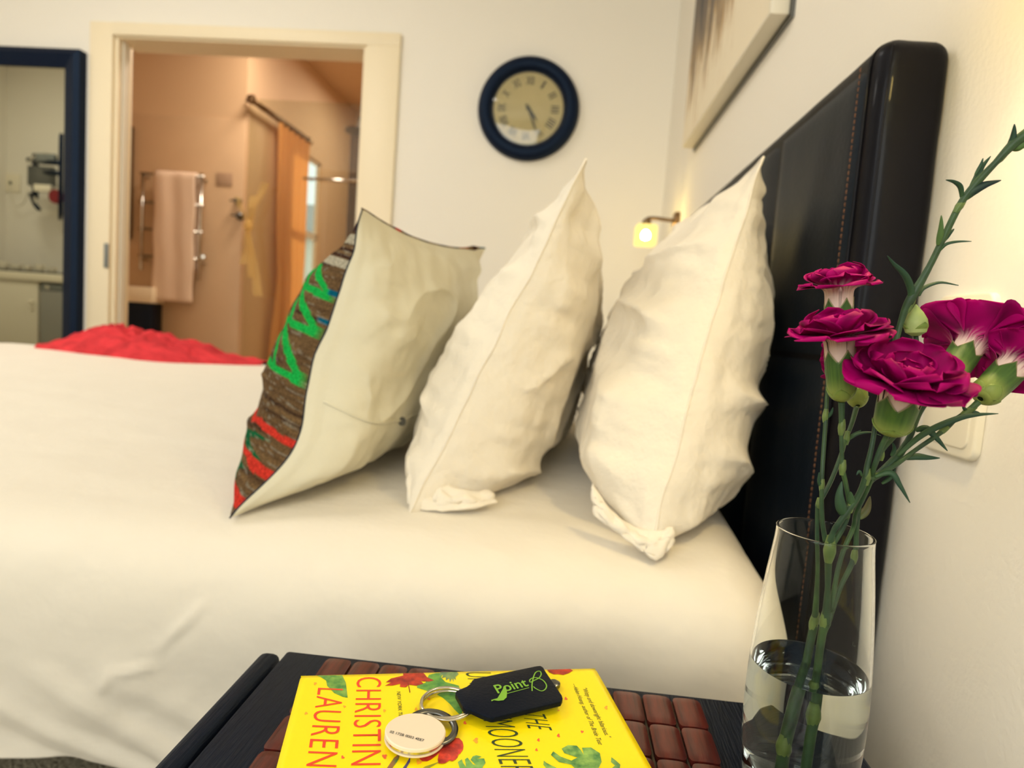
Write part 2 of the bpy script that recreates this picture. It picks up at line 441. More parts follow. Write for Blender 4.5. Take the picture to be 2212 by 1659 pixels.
# towel folded over the rail
t0, t1 = ty(335, 373, yr-.02), ty(424, 373, yr-.02); zb = ty(380, 652, yr-.02).z; zback = zb+.22
def towelf(u, v):
    x = t0.x+(t1.x-t0.x)*u
    L1, L2 = t0.z-zback, t0.z-zb
    s = v*(L1+L2+.05)
    if s < L1: y, z = yr+.022, zback+s
    elif s < L1+.05:
        a = (s-L1)/.05*pi; y, z = yr+.022*cos(a), t0.z+.014*sin(a)
    else: y, z = yr-.022-.004*sin(u*9), t0.z-(s-L1-.05)
    return Vector((x+.004*sin(z*18), y-.003*sin(u*14+z*3), z))
tw = ob('bath_towel', grid_data(towelf, 16, 60), 'towel'); sol = tw.modifiers.new('s', 'SOLIDIFY'); sol.thickness = .006
tag(tw, 'pale pink-white towel folded over the chrome towel rail', 'towel')
# notice on the wall
a, b = ty(467, 372, YB-.02), ty(501, 402, YB-.02)
nb = box('wall_notice', (a.x, YB-.017, b.z), (b.x, YB-.012, a.z), mat('notice_card', (176, 146, 118), .6), bev=.001)
tag(nb, 'small grey-brown card notice on the bathroom wall beside the towel rail', 'notice')
# shower mixer
mx_ = thing('shower_mixer', 'dark round shower taps on the tan wall right of the towel rail', 'tap', (-2.4, YB-.012, 1.5))
for (px, py, r) in ((513, 434, .026), (517, 466, .030)):
    p = ty(px, py, YB-.03)
    lathe('handle', [(.001, 0), (r, 0), (r*.9, .02), (r*.55, .03), (r*.5, .05), (.001, .052)], (p.x, YB-.012, p.z), 'darkmetal', mx_, 20, Vector((0, -1, 0)))
    tube('lever', [(p.x, YB-.055, p.z), (p.x-.04, YB-.06, p.z-.005)], .006, 'darkmetal', mx_, 8)
# vanity counter; a solid black box stands in for the shaded opening below
a, b = ty(271, 617, YB-.15), ty(328, 655, YB-.15)
vn = thing('vanity_counter', 'tan vanity counter over a black box for the shaded opening, inside the bathroom', 'counter', (a.x, YB-.2, 0))
box('counter_top', (-3.38, YB-.15, b.z), (b.x, YB-.014, a.z), 'trim', vn, bev=.004)
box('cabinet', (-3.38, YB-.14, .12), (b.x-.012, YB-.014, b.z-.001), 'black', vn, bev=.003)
# mirror cabinet seen edge-on behind the door leaf
a = ty(283, 272, YB-.05); b = ty(281, 515, YB-.05)
mc = box('mirror_cabinet', (-3.38, YB-.05, b.z), (a.x, YB-.016, a.z), 'brass', bev=.003)
tag(mc, 'narrow dark edge of a wall mirror cabinet just inside the bathroom door', 'cabinet')
# shower screen
sp = thing('shower_screen', 'clear greenish glass shower screen across the shower recess', 'shower screen', (-1.7, YB+.02, 0))
gtop = ty(600, 217, YB+.03).z
box('glass_panel', (XW+.012, YB+.02, .02), (-.74, YB+.03, gtop), 'showerglass', sp)
box('channel', (XW+.001, YB+.018, .02), (XW+.006, YB+.032, gtop), 'bathtile', sp)
tube('handle_bar', [ty(655, 385, YB-.02), ty(780, 392, YB-.02)], .009, 'chrome', sp, 8)
for px in (668, 775):
    p = ty(px, 386, YB-.02)
    tube('knob', [p, (p.x, YB+.022, p.z)], .008, 'chrome', sp, 8)
# curtain rod, curtain
cr = thing('curtain_rod', 'dark bronze curtain rod on the wall beside the bathroom window', 'curtain rod', (XW+.06, 4.9, 2.27))
xr2 = XW+.06
rz = tx(543, 222, xr2); ry1 = tx(668, 300, xr2)
rodz = (rz.z+ry1.z)/2
tube('rod', [(xr2, rz.y, rodz), (xr2, ry1.y, rodz)], .020, 'brass', cr, 12)
for yy in (rz.y, ry1.y):
    lathe('finial', [(.001, -.03), (.026, -.02), (.034, 0), (.026, .02), (.001, .03)], (xr2, yy, rodz), 'brass', cr, 14, Vector((0, 1, 0)))
for yy in (rz.y+.04, ry1.y-.05):
    tube('bracket', [(xr2, yy, rodz), (XW, yy, rodz)], .008, 'brass', cr, 8)
cy0, cy1 = 4.76, 5.31
for k in range(7):
    yy = cy0+.02+(cy1-cy0-.04)*k/6
    tube('ring', [(xr2+.026*cos(t), yy, rodz+.026*sin(t)) for t in [2*pi*i/14 for i in range(14)]], .0025, 'brass', cr, 6, closed=True)
def curt(u, v):
    z = rodz-.02-(rodz-.1)*v
    gather = 1-.12*exp(-((v-.55)/.12)**2)
    y = cy0+(cy1-cy0)*(.5+(u-.5)*gather)+.03*exp(-((v-.55)/.2)**2)
    x = xr2+.028*sin(u*pi*11+.6*sin(v*5))+.02*v*sin(u*17)
    return Vector((x, y, z))
cu = ob('window_curtain', grid_data(curt, 90, 40), 'curtain')
tag(cu, 'sunlit orange-tan curtain hanging from the bronze rod', 'curtain')
# knotted sheer shape standing in for a faint yellow reflection in the glass
kn = thing('reflection_cloth', 'sheer knotted shape standing in for a pale yellow reflection beside the curtain', 'cloth', (XW+.05, 4.7, 1.6))
kp = ty(537, 488, YB-.05)
def strip(p0, p1, w0, w1, ph):
    def f(u, v):
        p = Vector(p0).lerp(Vector(p1), v); wd = w0+(w1-w0)*v
        return p+Vector(((u-.5)*wd, .008*sin(u*12+ph)+.01*sin(v*7+ph), .02*sin(v*pi)*sin(ph)))
    return grid_data(f, 8, 16)
for (px, py, w1, ph) in ((512, 425, .05, 0), (545, 422, .05, 1), (572, 395, .06, 2)):
    q = ty(px, py, YB-.06); ob('upper_fold', strip(kp, q, .03, w1, ph), 'sheer', kn)
for (px, py, w1, ph) in ((525, 570, .05, 3), (560, 640, .07, 4), (545, 600, .05, 5)):
    q = ty(px, py, YB-.06); ob('tail', strip(kp, q, .03, w1, ph), 'sheer', kn)
lathe('knot', [(.001, -.04), (.02, -.03), (.032, -.01), (.03, .015), (.018, .035), (.001, .045)], kp, 'sheer', kn, 14)
# shower head and striped blind behind it
sh = thing('overhead_shower', 'round dark overhead shower rose at the right edge of the doorway', 'shower', (-1.4, 5.6, 2.2))
p = ty(776, 287, 5.2)
lathe('rose', [(.001, 0), (.11, 0), (.115, .008), (.11, .02), (.03, .03), (.001, .032)], p, 'darkmetal', sh, 28)
tube('arm', smoothpath([p+Vector((0, 0, .03)), p+Vector((0, 0, .09)), p+Vector((.10, 0, .12)), (-.701, p.y, p.z+.12)]), .011, 'darkmetal', sh, 10)
a, b = ty(732, 290, 6.5), ty(800, 600, 6.5)
bl = thing('vertical_blind', 'grey vertical-slat blind on the far wall behind the shower glass', 'blind', (a.x, 6.5, 1))
box('head_rail', (a.x, 6.50, a.z), (a.x+.62, 6.56, a.z+.05), 'steel', bl, bev=.004)
slm = mat('blind_slat', (112, 98, 92), .7)
me0 = None
for k in range(12):
    x = a.x+.02+k*.05
    if me0 is None:
        s0 = box('slat', (x, 6.505, .5), (x+.038, 6.513, a.z), slm, bl); me0 = s0.data; x00 = x
    else:
        s1 = s0.copy(); COL.objects.link(s1); s1.location.x = s0.location.x+(x-x00)

# ================================================================== MIRROR AND WHAT IT REFLECTS
mr = thing('leaning_mirror', 'tall mirror in a wide black frame standing against the far wall', 'mirror', (-2.87, YF-.03, 0))
xo, xi = -2.372, -2.452
y0, y1 = YF-.062, YF-.002
z1 = ty(189.5, 104.6, y0).z; zi = z1-.085
xoo = xo-1.05
def framebar(nm, pts):
    # bevelled moulding: outline quad (outer a,b inner b,a) with raised centre
    bm = bmesh.new()
    A, B, C_, D = [Vector((p[0], 0, p[1])) for p in pts]
    vs = []
    for P_ in (A, B, C_, D):
        vs.append((P_, y1))
    lo = [bm.verts.new((P_.x, y1, P_.z)) for P_ in (A, B, C_, D)]
    o1 = [bm.verts.new((P_.x, y0+.012, P_.z)) for P_ in (A, B)]
    i1 = [bm.verts.new((P_.x, y0+.02, P_.z)) for P_ in (C_, D)]
    m1 = [bm.verts.new(((A.lerp(D, .3)).x, y0, (A.lerp(D, .3)).z)), bm.verts.new(((B.lerp(C_, .3)).x, y0, (B.lerp(C_, .3)).z))]
    bm.faces.new((lo[0], lo[1], o1[1], o1[0])); bm.faces.new((o1[0], o1[1], m1[1], m1[0])); bm.faces.new((m1[0], m1[1], i1[0], i1[1]))
    bm.faces.new((i1[1], i1[0], lo[2], lo[3])); bm.faces.new((lo[0], lo[3], lo[2], lo[1]))
    bm.faces.new((lo[0], o1[0], m1[0], i1[1], lo[3])); bm.faces.new((lo[1], lo[2], i1[0], m1[1], o1[1]))
    ob('frame_bar', bm, 'frame', mr, smooth=False)
framebar('r', [(xo, z1), (xo, .02), (xi, .12), (xi, zi)])
framebar('l', [(xoo, .02), (xoo, z1), (xoo+.08, zi), (xoo+.08, .12)])
framebar('t', [(xoo, z1), (xo, z1), (xi, zi), (xoo+.08, zi)])
framebar('b', [(xo, .02), (xoo, .02), (xoo+.08, .12), (xi, .12)])
ob('glass', ([(xoo+.09, y0+.026, .1), (xi+.01, y0+.026, .1), (xi+.01, y0+.026, zi+.01), (xoo+.09, y0+.026, zi+.01)], [(0, 1, 2, 3)]), 'mirror', mr, smooth=False)
YM = y0+.026
def vm(px, py, Yv): p = ty(px, py, Yv); return Vector((p.x, 2*YM-p.y, p.z))
# kitchenette opposite the mirror
p = vm(82, 640, 5.2); yk = p.y
ctz = vm(60, 585, 5.2).z; cbz = vm(60, 606, 5.2).z
xs = vm(83, 660, 5.2).x
kt = thing('kitchen_cabinet', 'white kitchenette cabinet with round knob, reflected in the mirror', 'cabinet', (-4.8, yk-.3, 0))
box('body', (-5.28, .24, .08), (xs-.004, yk-.02, cbz-.002), 'white', kt)
dk = box('door', (-5.27, yk-.02, .10), (xs-.006, yk, cbz-.008), 'white', kt, bev=.002)
pk = vm(66, 652, 5.17)
lathe('knob', [(.006, 0), (.006, .015), (.018, .02), (.02, .03), (.012, .038), (.001, .04)], (pk.x, yk, pk.z), 'cream_plastic', dk, 16, Vector((0, 1, 0)))
wt = thing('worktop', 'white worktop with dark splash edge above the cabinet in the mirror', 'worktop', (-4.6, yk-.3, cbz))
box('slab', (-5.29, .225, cbz), (-3.75, yk+.015, ctz-.012), 'cream_plastic', wt, bev=.003)
box('dark_edge', (-5.29, .23, ctz-.0119), (-3.75, yk+.005, ctz), 'black', wt)
fr = thing('mini_fridge', 'grey under-counter mini fridge beside the white cabinet in the mirror', 'fridge', (-4.2, yk-.25, 0))
box('body', (xs+.01, .25, .03), (xs+.5, yk-.035, cbz-.012), 'black', fr)
fd = box('door', (xs+.012, yk-.033, .05), (xs+.498, yk-.002, cbz-.075), mat('fridge_grey', (150, 148, 140), .4), fr, bev=.004)
box('control_strip', (xs+.012, yk-.033, cbz-.07), (xs+.498, yk-.004, cbz-.018), 'steel', fr, bev=.003)
pb = vm(102, 630, 5.2)
lathe('badge', [(.001, 0), (.022, 0), (.022, .004), (.001, .005)], (pb.x, yk-.003, cbz-.045), 'chrome', fr, 16, Vector((0, 1, 0)))
cupm = 'cream_plastic'
cups = [(8, .040, .07, 'tall white mug at the left end of the worktop in the mirror'), (35, .045, .055, 'low white cup, second from the left on the reflected worktop'), (60, .035, .05, 'small white cup in the middle of the reflected worktop'), (85, .042, .065, 'round white sugar bowl right of the middle on the reflected worktop'), (112, .038, .05, 'white cup nearest the mirror frame on the reflected worktop')]
for i, (px, r, h, lb) in enumerate(cups):
    q = vm(px, 575, 5.35)
    cp = thing('cup', lb, 'cup', (q.x, q.y, ctz), group='cups on the worktop')
    lathe('body', [(.001, 0), (r*.7, 0), (r*.95, h*.4), (r, h), (r*.92, h), (r*.86, h*.4), (r*.6, h*.1), (.001, h*.1)], (q.x, q.y, ctz), cupm, cp, 20)
    tube('handle', [(q.x+r*.9+.014*sin(t), q.y, ctz+h*.5-.016*cos(t)) for t in [pi*k/7 for k in range(8)]], .0035, cupm, cp, 6)
# kettle-like black thing on wall: TV bracket with cables
tb = thing('television_bracket', 'black swing-arm wall bracket with tangled cables, reflected in the mirror', 'bracket', (-4.6, .22, 1.7))
yw = 0.22
q = vm(58, 360, 5.70); q2 = vm(66, 420, 5.70)
box('wall_plate', (q.x-.02, yw, q2.z-.02), (q.x+.025, yw+.03, q.z+.14), 'black', tb, bev=.004)
def V5(px, py, Yv=5.5): return vm(px, py, Yv)
tube('arm', [V5(62, 345, 5.65), V5(95, 350, 5.5), V5(128, 352, 5.35)], .022, 'black', tb, 8)
tube('arm', [V5(70, 400, 5.65), V5(95, 372, 5.5), V5(128, 375, 5.35)], .020, 'black', tb, 8)
box('joint', V5(78, 392, 5.5)-Vector((.06, .03, .04)), V5(78, 392, 5.5)+Vector((.17, .03, .13)), 'darkmetal', tb, bev=.008)
box('power_adapter', V5(92, 408, 5.45)-Vector((.07, .02, .025)), V5(92, 408, 5.45)+Vector((.09, .02, .035)), 'cream_plastic', tb, bev=.006)
box('cable_box', V5(100, 345, 5.46)-Vector((.09, .02, .02)), V5(100, 345, 5.46)+Vector((.09, .02, .05)), 'steel', tb, bev=.012)
tube('strap', [V5(66, 420, 5.6), V5(74, 440, 5.5), V5(84, 452, 5.45)], .018, 'black', tb, 8)
rl = V5(122, 425, 5.42)
lathe('red_reel', [(.001, -.02), (.06, -.02), (.06, .02), (.001, .02)], rl, mat('dark_red_plastic', (130, 20, 30), .4), tb, 20, Vector((0, 1, 0)))
tube('cable', smoothpath([V5(75, 425), V5(80, 450), V5(105, 462), V5(128, 448), V5(132, 400)], 6), .006, 'cream_plastic', tb, 6)
tube('cable', smoothpath([V5(60, 352), V5(78, 336), V5(105, 330), V5(130, 345)], 6), .006, 'white', tb, 6)
tube('cable', smoothpath([V5(22, 400, 5.72), V5(30, 442, 5.72), V5(50, 440, 5.7), V5(62, 410, 5.65)], 6), .004, 'white', tb, 6)
tv = thing('television', 'flat black television seen edge-on at the reflected wall bracket', 'television', V5(130, 400, 5.35))
ta, tb_ = vm(127, 297, 5.3), vm(140, 470, 5.3)
dv_ = Vector((-.835, -1, 0)).normalized(); nv_ = Vector((1, -.835, 0)).normalized()
q0 = vm(128, 297, 5.15); q0.z = tb_.z
prism('screen_panel', [q0, q0+dv_*.44, q0+dv_*.44+nv_*.03, q0+nv_*.03], ta.z-tb_.z, 'frame', tv, bev=.003)
prism('screen', [q0-nv_*.0026+dv_*.02+Vector((0, 0, .02)), q0-nv_*.0026+dv_*.42+Vector((0, 0, .02)), q0-nv_*.0003+dv_*.42+Vector((0, 0, .02)), q0-nv_*.0003+dv_*.02+Vector((0, 0, .02))], ta.z-tb_.z-.04, mat('screen_glass', (20, 34, 48), .08), tv)
sk = vm(12, 392, 5.74)
so = thing('wall_socket', 'cream wall socket plate left of the bracket in the mirror', 'socket', (sk.x, yw, sk.z))
box('plate', (sk.x-.09, yw, sk.z-.085), (sk.x+.09, yw+.012, sk.z+.085), 'cream_plastic', so, bev=.004)
box('switch', (sk.x-.012, yw+.0125, sk.z-.015), (sk.x+.012, yw+.018, sk.z+.015), 'darkmetal', so, bev=.002)

# ================================================================== CLOCK
cc = ty(1141, 233, YF-.03)
ck = thing('wall_clock', 'round wall clock with thick black frame and roman numerals', 'clock', (cc.x, YF-.001, cc.z))
c0 = Vector((cc.x, YF-.001, cc.z)); ax = Vector((0, -1, 0))
R0 = .232
lathe('frame', [(.150, .002), (R0*.97, .002), (R0, .012), (R0*.97, .034), (R0*.9, .048), (R0*.8, .050), (R0*.74, .040), (R0*.715, .022), (.150, .020)], c0, 'frame', ck, 72, ax, closed=True, ang=60)
lathe('face', [(.001, .004), (R0*.74, .004), (R0*.74, .021), (.001, .021)], c0, 'clockface', ck, 64, ax)
yfce = YF-.001-.0215
nums = ['XII', 'I', 'II', 'III', 'IIII', 'V', 'VI', 'VII', 'VIII', 'IX', 'X', 'XI']
for i, s in enumerate(nums):
    a = i*pi/6
    rad = Vector((sin(a), 0, cos(a))); tan = Vector((cos(a), 0, -sin(a)))
    wdt = .0105*{'XII': 3.4, 'I': 1.0, 'II': 2, 'III': 3, 'IIII': 3.8, 'V': 2.2, 'VI': 3, 'VII': 3.6, 'VIII': 4.2, 'IX': 3, 'X': 2.2, 'XI': 3}[s]
    base = Vector((c0.x, yfce, c0.z))+rad*.104
    text('numeral', s, s, base-tan*wdt/2, base+tan*wdt/2, base-tan*wdt/2+rad*.036, 'ink', ck, bold=.012, th=.0006, capref='I', nrm=ax)
def hand(ang, L, wd):
    rad = Vector((sin(ang), 0, cos(ang))); tan = Vector((cos(ang), 0, -sin(ang))); b = Vector((c0.x, yfce-.004, c0.z))
    return prism('hand', [b-rad*.02-tan*wd*.5, b-tan*wd, b+rad*L*.6-tan*wd, b+rad*L, b+rad*L*.6+tan*wd, b+tan*wd, b-rad*.02+tan*wd*.5], .002, 'ink', ck, nrm=ax)
hand(radians(142), .075, .006); hand(radians(157), .135, .0035)
lathe('hub', [(.001, 0), (.010, 0), (.008, .006), (.001, .007)], (c0.x, yfce-.002, c0.z), 'ink', ck, 16, ax)
lathe('glass', [(.001, .034), (.09, .032), (R0*.70, .0265), (R0*.715, .0255), (R0*.715, .0235), (.001, .0315)], c0, 'clockglass', ck, 48, ax)

# ================================================================== PICTURE ON THE RIGHT WALL
pcm = bpy.data.materials.new('canvas_painting'); pcm.use_nodes = True
nt = pcm.node_tree; bs = nt.nodes['Principled BSDF']; bs.inputs['Roughness'].default_value = .7
tc = nt.nodes.new('ShaderNodeTexCoord'); mp = nt.nodes.new('ShaderNodeMapping'); mp.inputs['Scale'].default_value = (1, 9, 1.2)
nn = nt.nodes.new('ShaderNodeTexNoise'); nn.inputs['Scale'].default_value = 3.2; nn.inputs['Detail'].default_value = 8; nn.inputs['Roughness'].default_value = .65
nt.links.new(tc.outputs['Object'], mp.inputs[0]); nt.links.new(mp.outputs[0], nn.inputs['Vector'])
sep = nt.nodes.new('ShaderNodeSeparateXYZ'); nt.links.new(tc.outputs['Object'], sep.inputs[0])
mr1 = nt.nodes.new('ShaderNodeMapRange'); mr1.inputs[1].default_value = 1.56; mr1.inputs[2].default_value = 1.95; mr1.inputs[3].default_value = -.22; mr1.inputs[4].default_value = .16
nt.links.new(sep.outputs['Z'], mr1.inputs[0])
mr2 = nt.nodes.new('ShaderNodeMapRange'); mr2.inputs[1].default_value = 1.50; mr2.inputs[2].default_value = 1.72; mr2.inputs[3].default_value = -.35; mr2.inputs[4].default_value = .05
nt.links.new(sep.outputs['Y'], mr2.inputs[0])
ad = nt.nodes.new('ShaderNodeMath'); ad.operation = 'ADD'; nt.links.new(mr1.outputs[0], ad.inputs[0]); nt.links.new(mr2.outputs[0], ad.inputs[1])
ad2 = nt.nodes.new('ShaderNodeMath'); ad2.operation = 'ADD'; nt.links.new(ad.outputs[0], ad2.inputs[0]); nt.links.new(nn.outputs['Fac'], ad2.inputs[1])
rp = nt.nodes.new('ShaderNodeValToRGB'); rp.color_ramp.elements[0].position = .42; rp.color_ramp.elements[0].color = (*srgb((236, 224, 198)), 1)
rp.color_ramp.elements[1].position = .78; rp.color_ramp.elements[1].color = (*srgb((60, 60, 66)), 1)
e = rp.color_ramp.elements.new(.50); e.color = (*srgb((190, 160, 116)), 1); e = rp.color_ramp.elements.new(.60); e.color = (*srgb((128, 116, 102)), 1)
nt.links.new(ad2.outputs[0], rp.inputs[0]); nt.links.new(rp.outputs[0], bs.inputs['Base Color'])
pc = thing('canvas_picture', 'large stretched canvas with grey and brown dripping brush strokes above the headboard', 'picture', (XR, 1.85, H+.65))
box('canvas', (XR-.046, 1.372, H+.648), (XR-.008, 2.33, H+1.75), 'white', pc, bev=.003)
ob('painted_front', ([(XR-.0463, 1.376, H+.652), (XR-.0463, 2.326, H+.652), (XR-.0463, 2.326, H+1.745), (XR-.0463, 1.376, H+1.745)], [(0, 1, 2, 3)]), pcm, pc, smooth=False)
box('backing', (XR-.0079, 1.365, H+.640), (XR-.0005, 2.337, H+1.757), 'darkmetal', pc)

# ================================================================== SWITCH PLATE
sw = thing('wall_plate', 'cream rounded switch plate on the wall behind the carnations', 'switch', (XR, .68, H-.02))
def rrect(yc, zc, hy, hz, r, n=6):
    o = []
    for (sy, sz, a0) in ((1, 1, 0), (-1, 1, 90), (-1, -1, 180), (1, -1, 270)):
        for k in range(n+1):
            a = radians(a0+90*k/n); o.append((yc+sy*(hy-r)+r*cos(a), zc+sz*(hz-r)+r*sin(a)))
    return o
def plate(name, yc, zc, hy, hz, r, x, th, m, bev, par):
    bm = bmesh.new(); vs = [bm.verts.new((x, a, b)) for a, b in rrect(yc, zc, hy, hz, r)]
    f = bm.faces.new(vs); rr = bmesh.ops.extrude_face_region(bm, geom=[f])
    nv = [v for v in rr['geom'] if isinstance(v, bmesh.types.BMVert)]
    for v in nv: v.co.x -= th
    top = [e_ for e_ in bm.edges if all(v in nv for v in e_.verts)]
    bmesh.ops.bevel(bm, geom=top, offset=bev, segments=3, profile=.5, affect='EDGES')
    return ob(name, bm, m, par, ang=35)
plate('base', .683, H-.017, .046, .081, .012, XR-.0003, .007, 'cream_plastic', .003, sw)
plate('rocker', .683, H-.017, .037, .071, .010, XR-.0074, .0015, 'cream_plastic', .0012, sw)

# ================================================================== READING LAMPS
def read_lamp(y, label):
    z = H+.385; x = .281
    t = thing('reading_lamp', label, 'lamp', (XR, y, z), group='reading lamps beside the headboard')
    lathe('wall_mount', [(.001, 0), (.035, 0), (.035, .012), (.028, .02), (.001, .021)], (XR-.0005, y, z+.055), 'brass', t, 24, Vector((-1, 0, 0)))
    tube('arm', smoothpath([(XR-.02, y, z+.055), (x+.03, y, z+.06), (x, y, z+.055), (x, y, z+.035)]), .007, 'brass', t, 10)
    lathe('socket', [(.001, .032), (.016, .032), (.018, .045), (.012, .055), (.001, .056)], (x, y, z), 'brass', t, 16)
    bm = bmesh.new(); add_box(bm, (x-.04, y-.04, z-.048), (x+.04, y+.04, z+.034), .012, 3)
    bmesh.ops.delete(bm, geom=[f for f in bm.faces if f.calc_center_median().z < z-.046], context='FACES')
    ob('shade', bm, 'shade', t)
    lathe('bulb', [(.001, .014), (.008, .012), (.014, .004), (.017, -.006), (.014, -.018), (.001, -.023)], (x, y, z), 'bulb', t, 16)
read_lamp(2.55, 'lit reading lamp with square glass shade beyond the far end of the headboard')
read_lamp(.50, 'lit reading lamp on the wall above the nightstand, casting the yellow glow upper right')

# ================================================================== BED
bed = thing('bed', 'wide bed under the white duvet, mattress and base on short legs', 'bed', (-.8, 1.55, 0))
box('mattress', (-1.75, .78, H-.55), (.20, 2.25, H-.34), 'sheet', bed, bev=.04, seg=3)
box('base', (-1.73, .80, H-.60), (.31, 2.25, H-.565), 'stand', bed, bev=.01)
for (x, y) in ((-1.65, 1.3), (.2, 1.3), (-1.65, 2.15), (.2, 2.15)):
    lathe('leg', [(.001, 0), (.022, 0), (.03, H-.6), (.001, H-.6)], (x, y, 0), 'stand', bed, 16)
# duvet
prof = [(.668, -.538), (.655, -.485), (.645, -.43), (.640, -.37), (.644, -.325), (.660, -.290), (.690, -.266), (.74, -.252), (.83, -.242), (.95, -.231), (1.15, -.213), (1.4, -.199), (1.8, -.193), (2.12, -.194), (2.26, -.203), (2.35, -.235), (2.39, -.30), (2.40, -.42), (2.40, -.56)]
pp = smoothpath([(0, a, b) for a, b in prof], 8)
cum = [0.0]
for i in range(1, len(pp)): cum.append(cum[-1]+(pp[i]-pp[i-1]).length)
TOT = cum[-1]
def profat(s):
    import bisect
    s = max(0, min(TOT, s)); i = max(1, min(len(pp)-1, bisect.bisect_left(cum, s)))
    t = (s-cum[i-1])/max(1e-9, cum[i]-cum[i-1]); return pp[i-1].lerp(pp[i], t), (pp[i]-pp[i-1]).normalized()
def _cp(px, py): p = ty(px, py, .645); return (p.x, p.z-H)
CRP = []
for a_, b_, w_, m_ in (((212, 1500), (243, 1450), .006, .004), ((240, 1452), (350, 1434), .006, .0055), ((250, 1440), (350, 1422), .005, -.003), ((342, 1404), (455, 1297), .006, .0045), ((345, 1418), (460, 1306), .005, -.002)):
    CRP.append((_cp(*a_), _cp(*b_), w_, m_))
X0, X1 = -2.16, .276
def duv(u, v):
    x = X0+(X1-X0)*(1-(1-u)**1.5)
    v2 = v**1.25
    p, d = profat(v2*TOT)
    y, z = p.y, p.z
    nrm = Vector((0, d.z*-1, d.y)) if False else Vector((0, -d.z, d.y))
    e = x-.195
    r = .085
    if e > 0:
        q = r-sqrt(max(0, r*r-min(e, r)**2)); inner = Vector((0, 1.5, -.6))-Vector((0, y, z))
        z -= q*1.15*sm(-.45, -.30, z); y += q*.8*(1-sm(.66, .85, y))
    e2 = (X0+.16)-x
    if e2 > 0:
        r2 = .16; q = r2-sqrt(max(0, r2*r2-min(e2, r2*.999)**2)); z -= q
    P_ = Vector((x*2.2, y*3, z*3))
    low = 1-sm(-.42, -.26, z) if y < 1 else 0
    n1 = .0045*fbm(Vector((x*2.6, y*2.6, z*2.6)))
    dg = fbm(Vector(((x*.8+z*1.0)*1.7+3, (x*.8-z*.9)*7.0, 1.2)), 2)
    n2 = .010*low*dg
    up = (1-low)
    n3 = .0022*up*fbm(Vector((x*3, y*11, 5)), 2)
    # the pulled creases of the near side
    def crease(x1, z1_, x2, z2_, wd, am):
        dx, dz = x2-x1, z2_-z1_; L = dx*dx+dz*dz
        t = max(0, min(1, ((x-x1)*dx+(z-z1_)*dz)/L)); ddx, ddz = x-x1-dx*t, z-z1_-dz*t
        dd = ddx*ddx+ddz*ddz
        return am*exp(-dd/(wd*wd))*sin(pi*min(1, max(.0, t*.9+.1)))
    n4 = 0
    if y < 1:
        for (q0, q1, wd_, am_) in CRP: n4 += crease(q0[0], q0[1], q1[0], q1[1], wd_, am_)
        if z < -.36:
            for (a0, b0, a1, b1, wd_, am_) in ((-.66, -.44, -.30, -.60, .016, .008), (-.56, -.42, -.24, -.60, .020, .009), (-.64, -.49, -.36, -.62, .012, -.006), (-.50, -.40, -.16, -.58, .022, .006), (-.60, -.46, -.30, -.585, .012, -.006), (-.44, -.45, -.12, -.60, .018, -.006), (-.72, -.50, -.48, -.60, .014, .007)):
                n4 += crease(a0, b0, a1, b1, wd_, am_)
    return Vector((x, y, z))+nrm*(n1+n2+n3+n4)*1.0+Vector((0, 0, H))
dv = ob('duvet', grid_data(duv, 480, 260), 'sheet')
so_ = dv.modifiers.new('thick', 'SOLIDIFY'); so_.thickness = .012; so_.offset = -1
tag(dv, 'white cotton duvet spread over the bed, hanging down its near side', 'duvet')

# headboard
hb = thing('headboard', 'tall dark leather headboard with rounded end and stitched seams', 'headboard', (.36, 1.53, 0))
hx0, hx1, hy0, hy1, hz0, hz1 = .318, XR-.001, .765, 2.30, .05, H+.345
def hbody():
    bm = bmesh.new(); add_box(bm, (hx0+.003, hy0, hz0), (hx1, hy1, hz1))
    es = [e for e in bm.edges]
    bmesh.ops.bevel(bm, geom=es, offset=.020, segments=6, profile=.5, affect='EDGES')
    bmesh.ops.subdivide_edges(bm, edges=[e for e in bm.edges if e.calc_length() > .3], cuts=40, use_grid_fill=True)
    for v in bm.verts:
        if v.co.y < hy0+.002:
            t = (v.co.x-hx0)/(hx1-hx0); v.co.y += .0015*fbm(Vector((v.co.x*30, 1, v.co.z*7)))
        v.co.x += .0008*noise.noise(v.co*20) if v.co.x < hx1-.002 else 0
    return bm
ob('body', hbody(), 'leather', hb)
# padded leather panels of the front, meeting in recessed seams
ys = [hy0+.027, 1.085, 1.98, hy1-.03]; zs = [hz0+.03, H-.012, hz1-.022]
for i in range(3):
    for j in range(2):
        def pf(u, v, i=i, j=j):
            y = ys[i]+.0012+(ys[i+1]-ys[i]-.0024)*u; z = zs[j]+.0012+(zs[j+1]-zs[j]-.0024)*v
            ed = min(u*(ys[i+1]-ys[i]), (1-u)*(ys[i+1]-ys[i]), v*(zs[j+1]-zs[j]), (1-v)*(zs[j+1]-zs[j]))
            b = .0045*(1-exp(-ed/.006))+.0035*(1-exp(-ed/.08))
            wv = .0016*fbm(Vector((y*9, z*4, 3)))*(1-exp(-ed/.03))
            return Vector((hx0+.004-b-wv, y, z))
        nu = 24; nv = 40
        ob('front_panel', grid_data(pf, nu, nv), 'panel', hb)
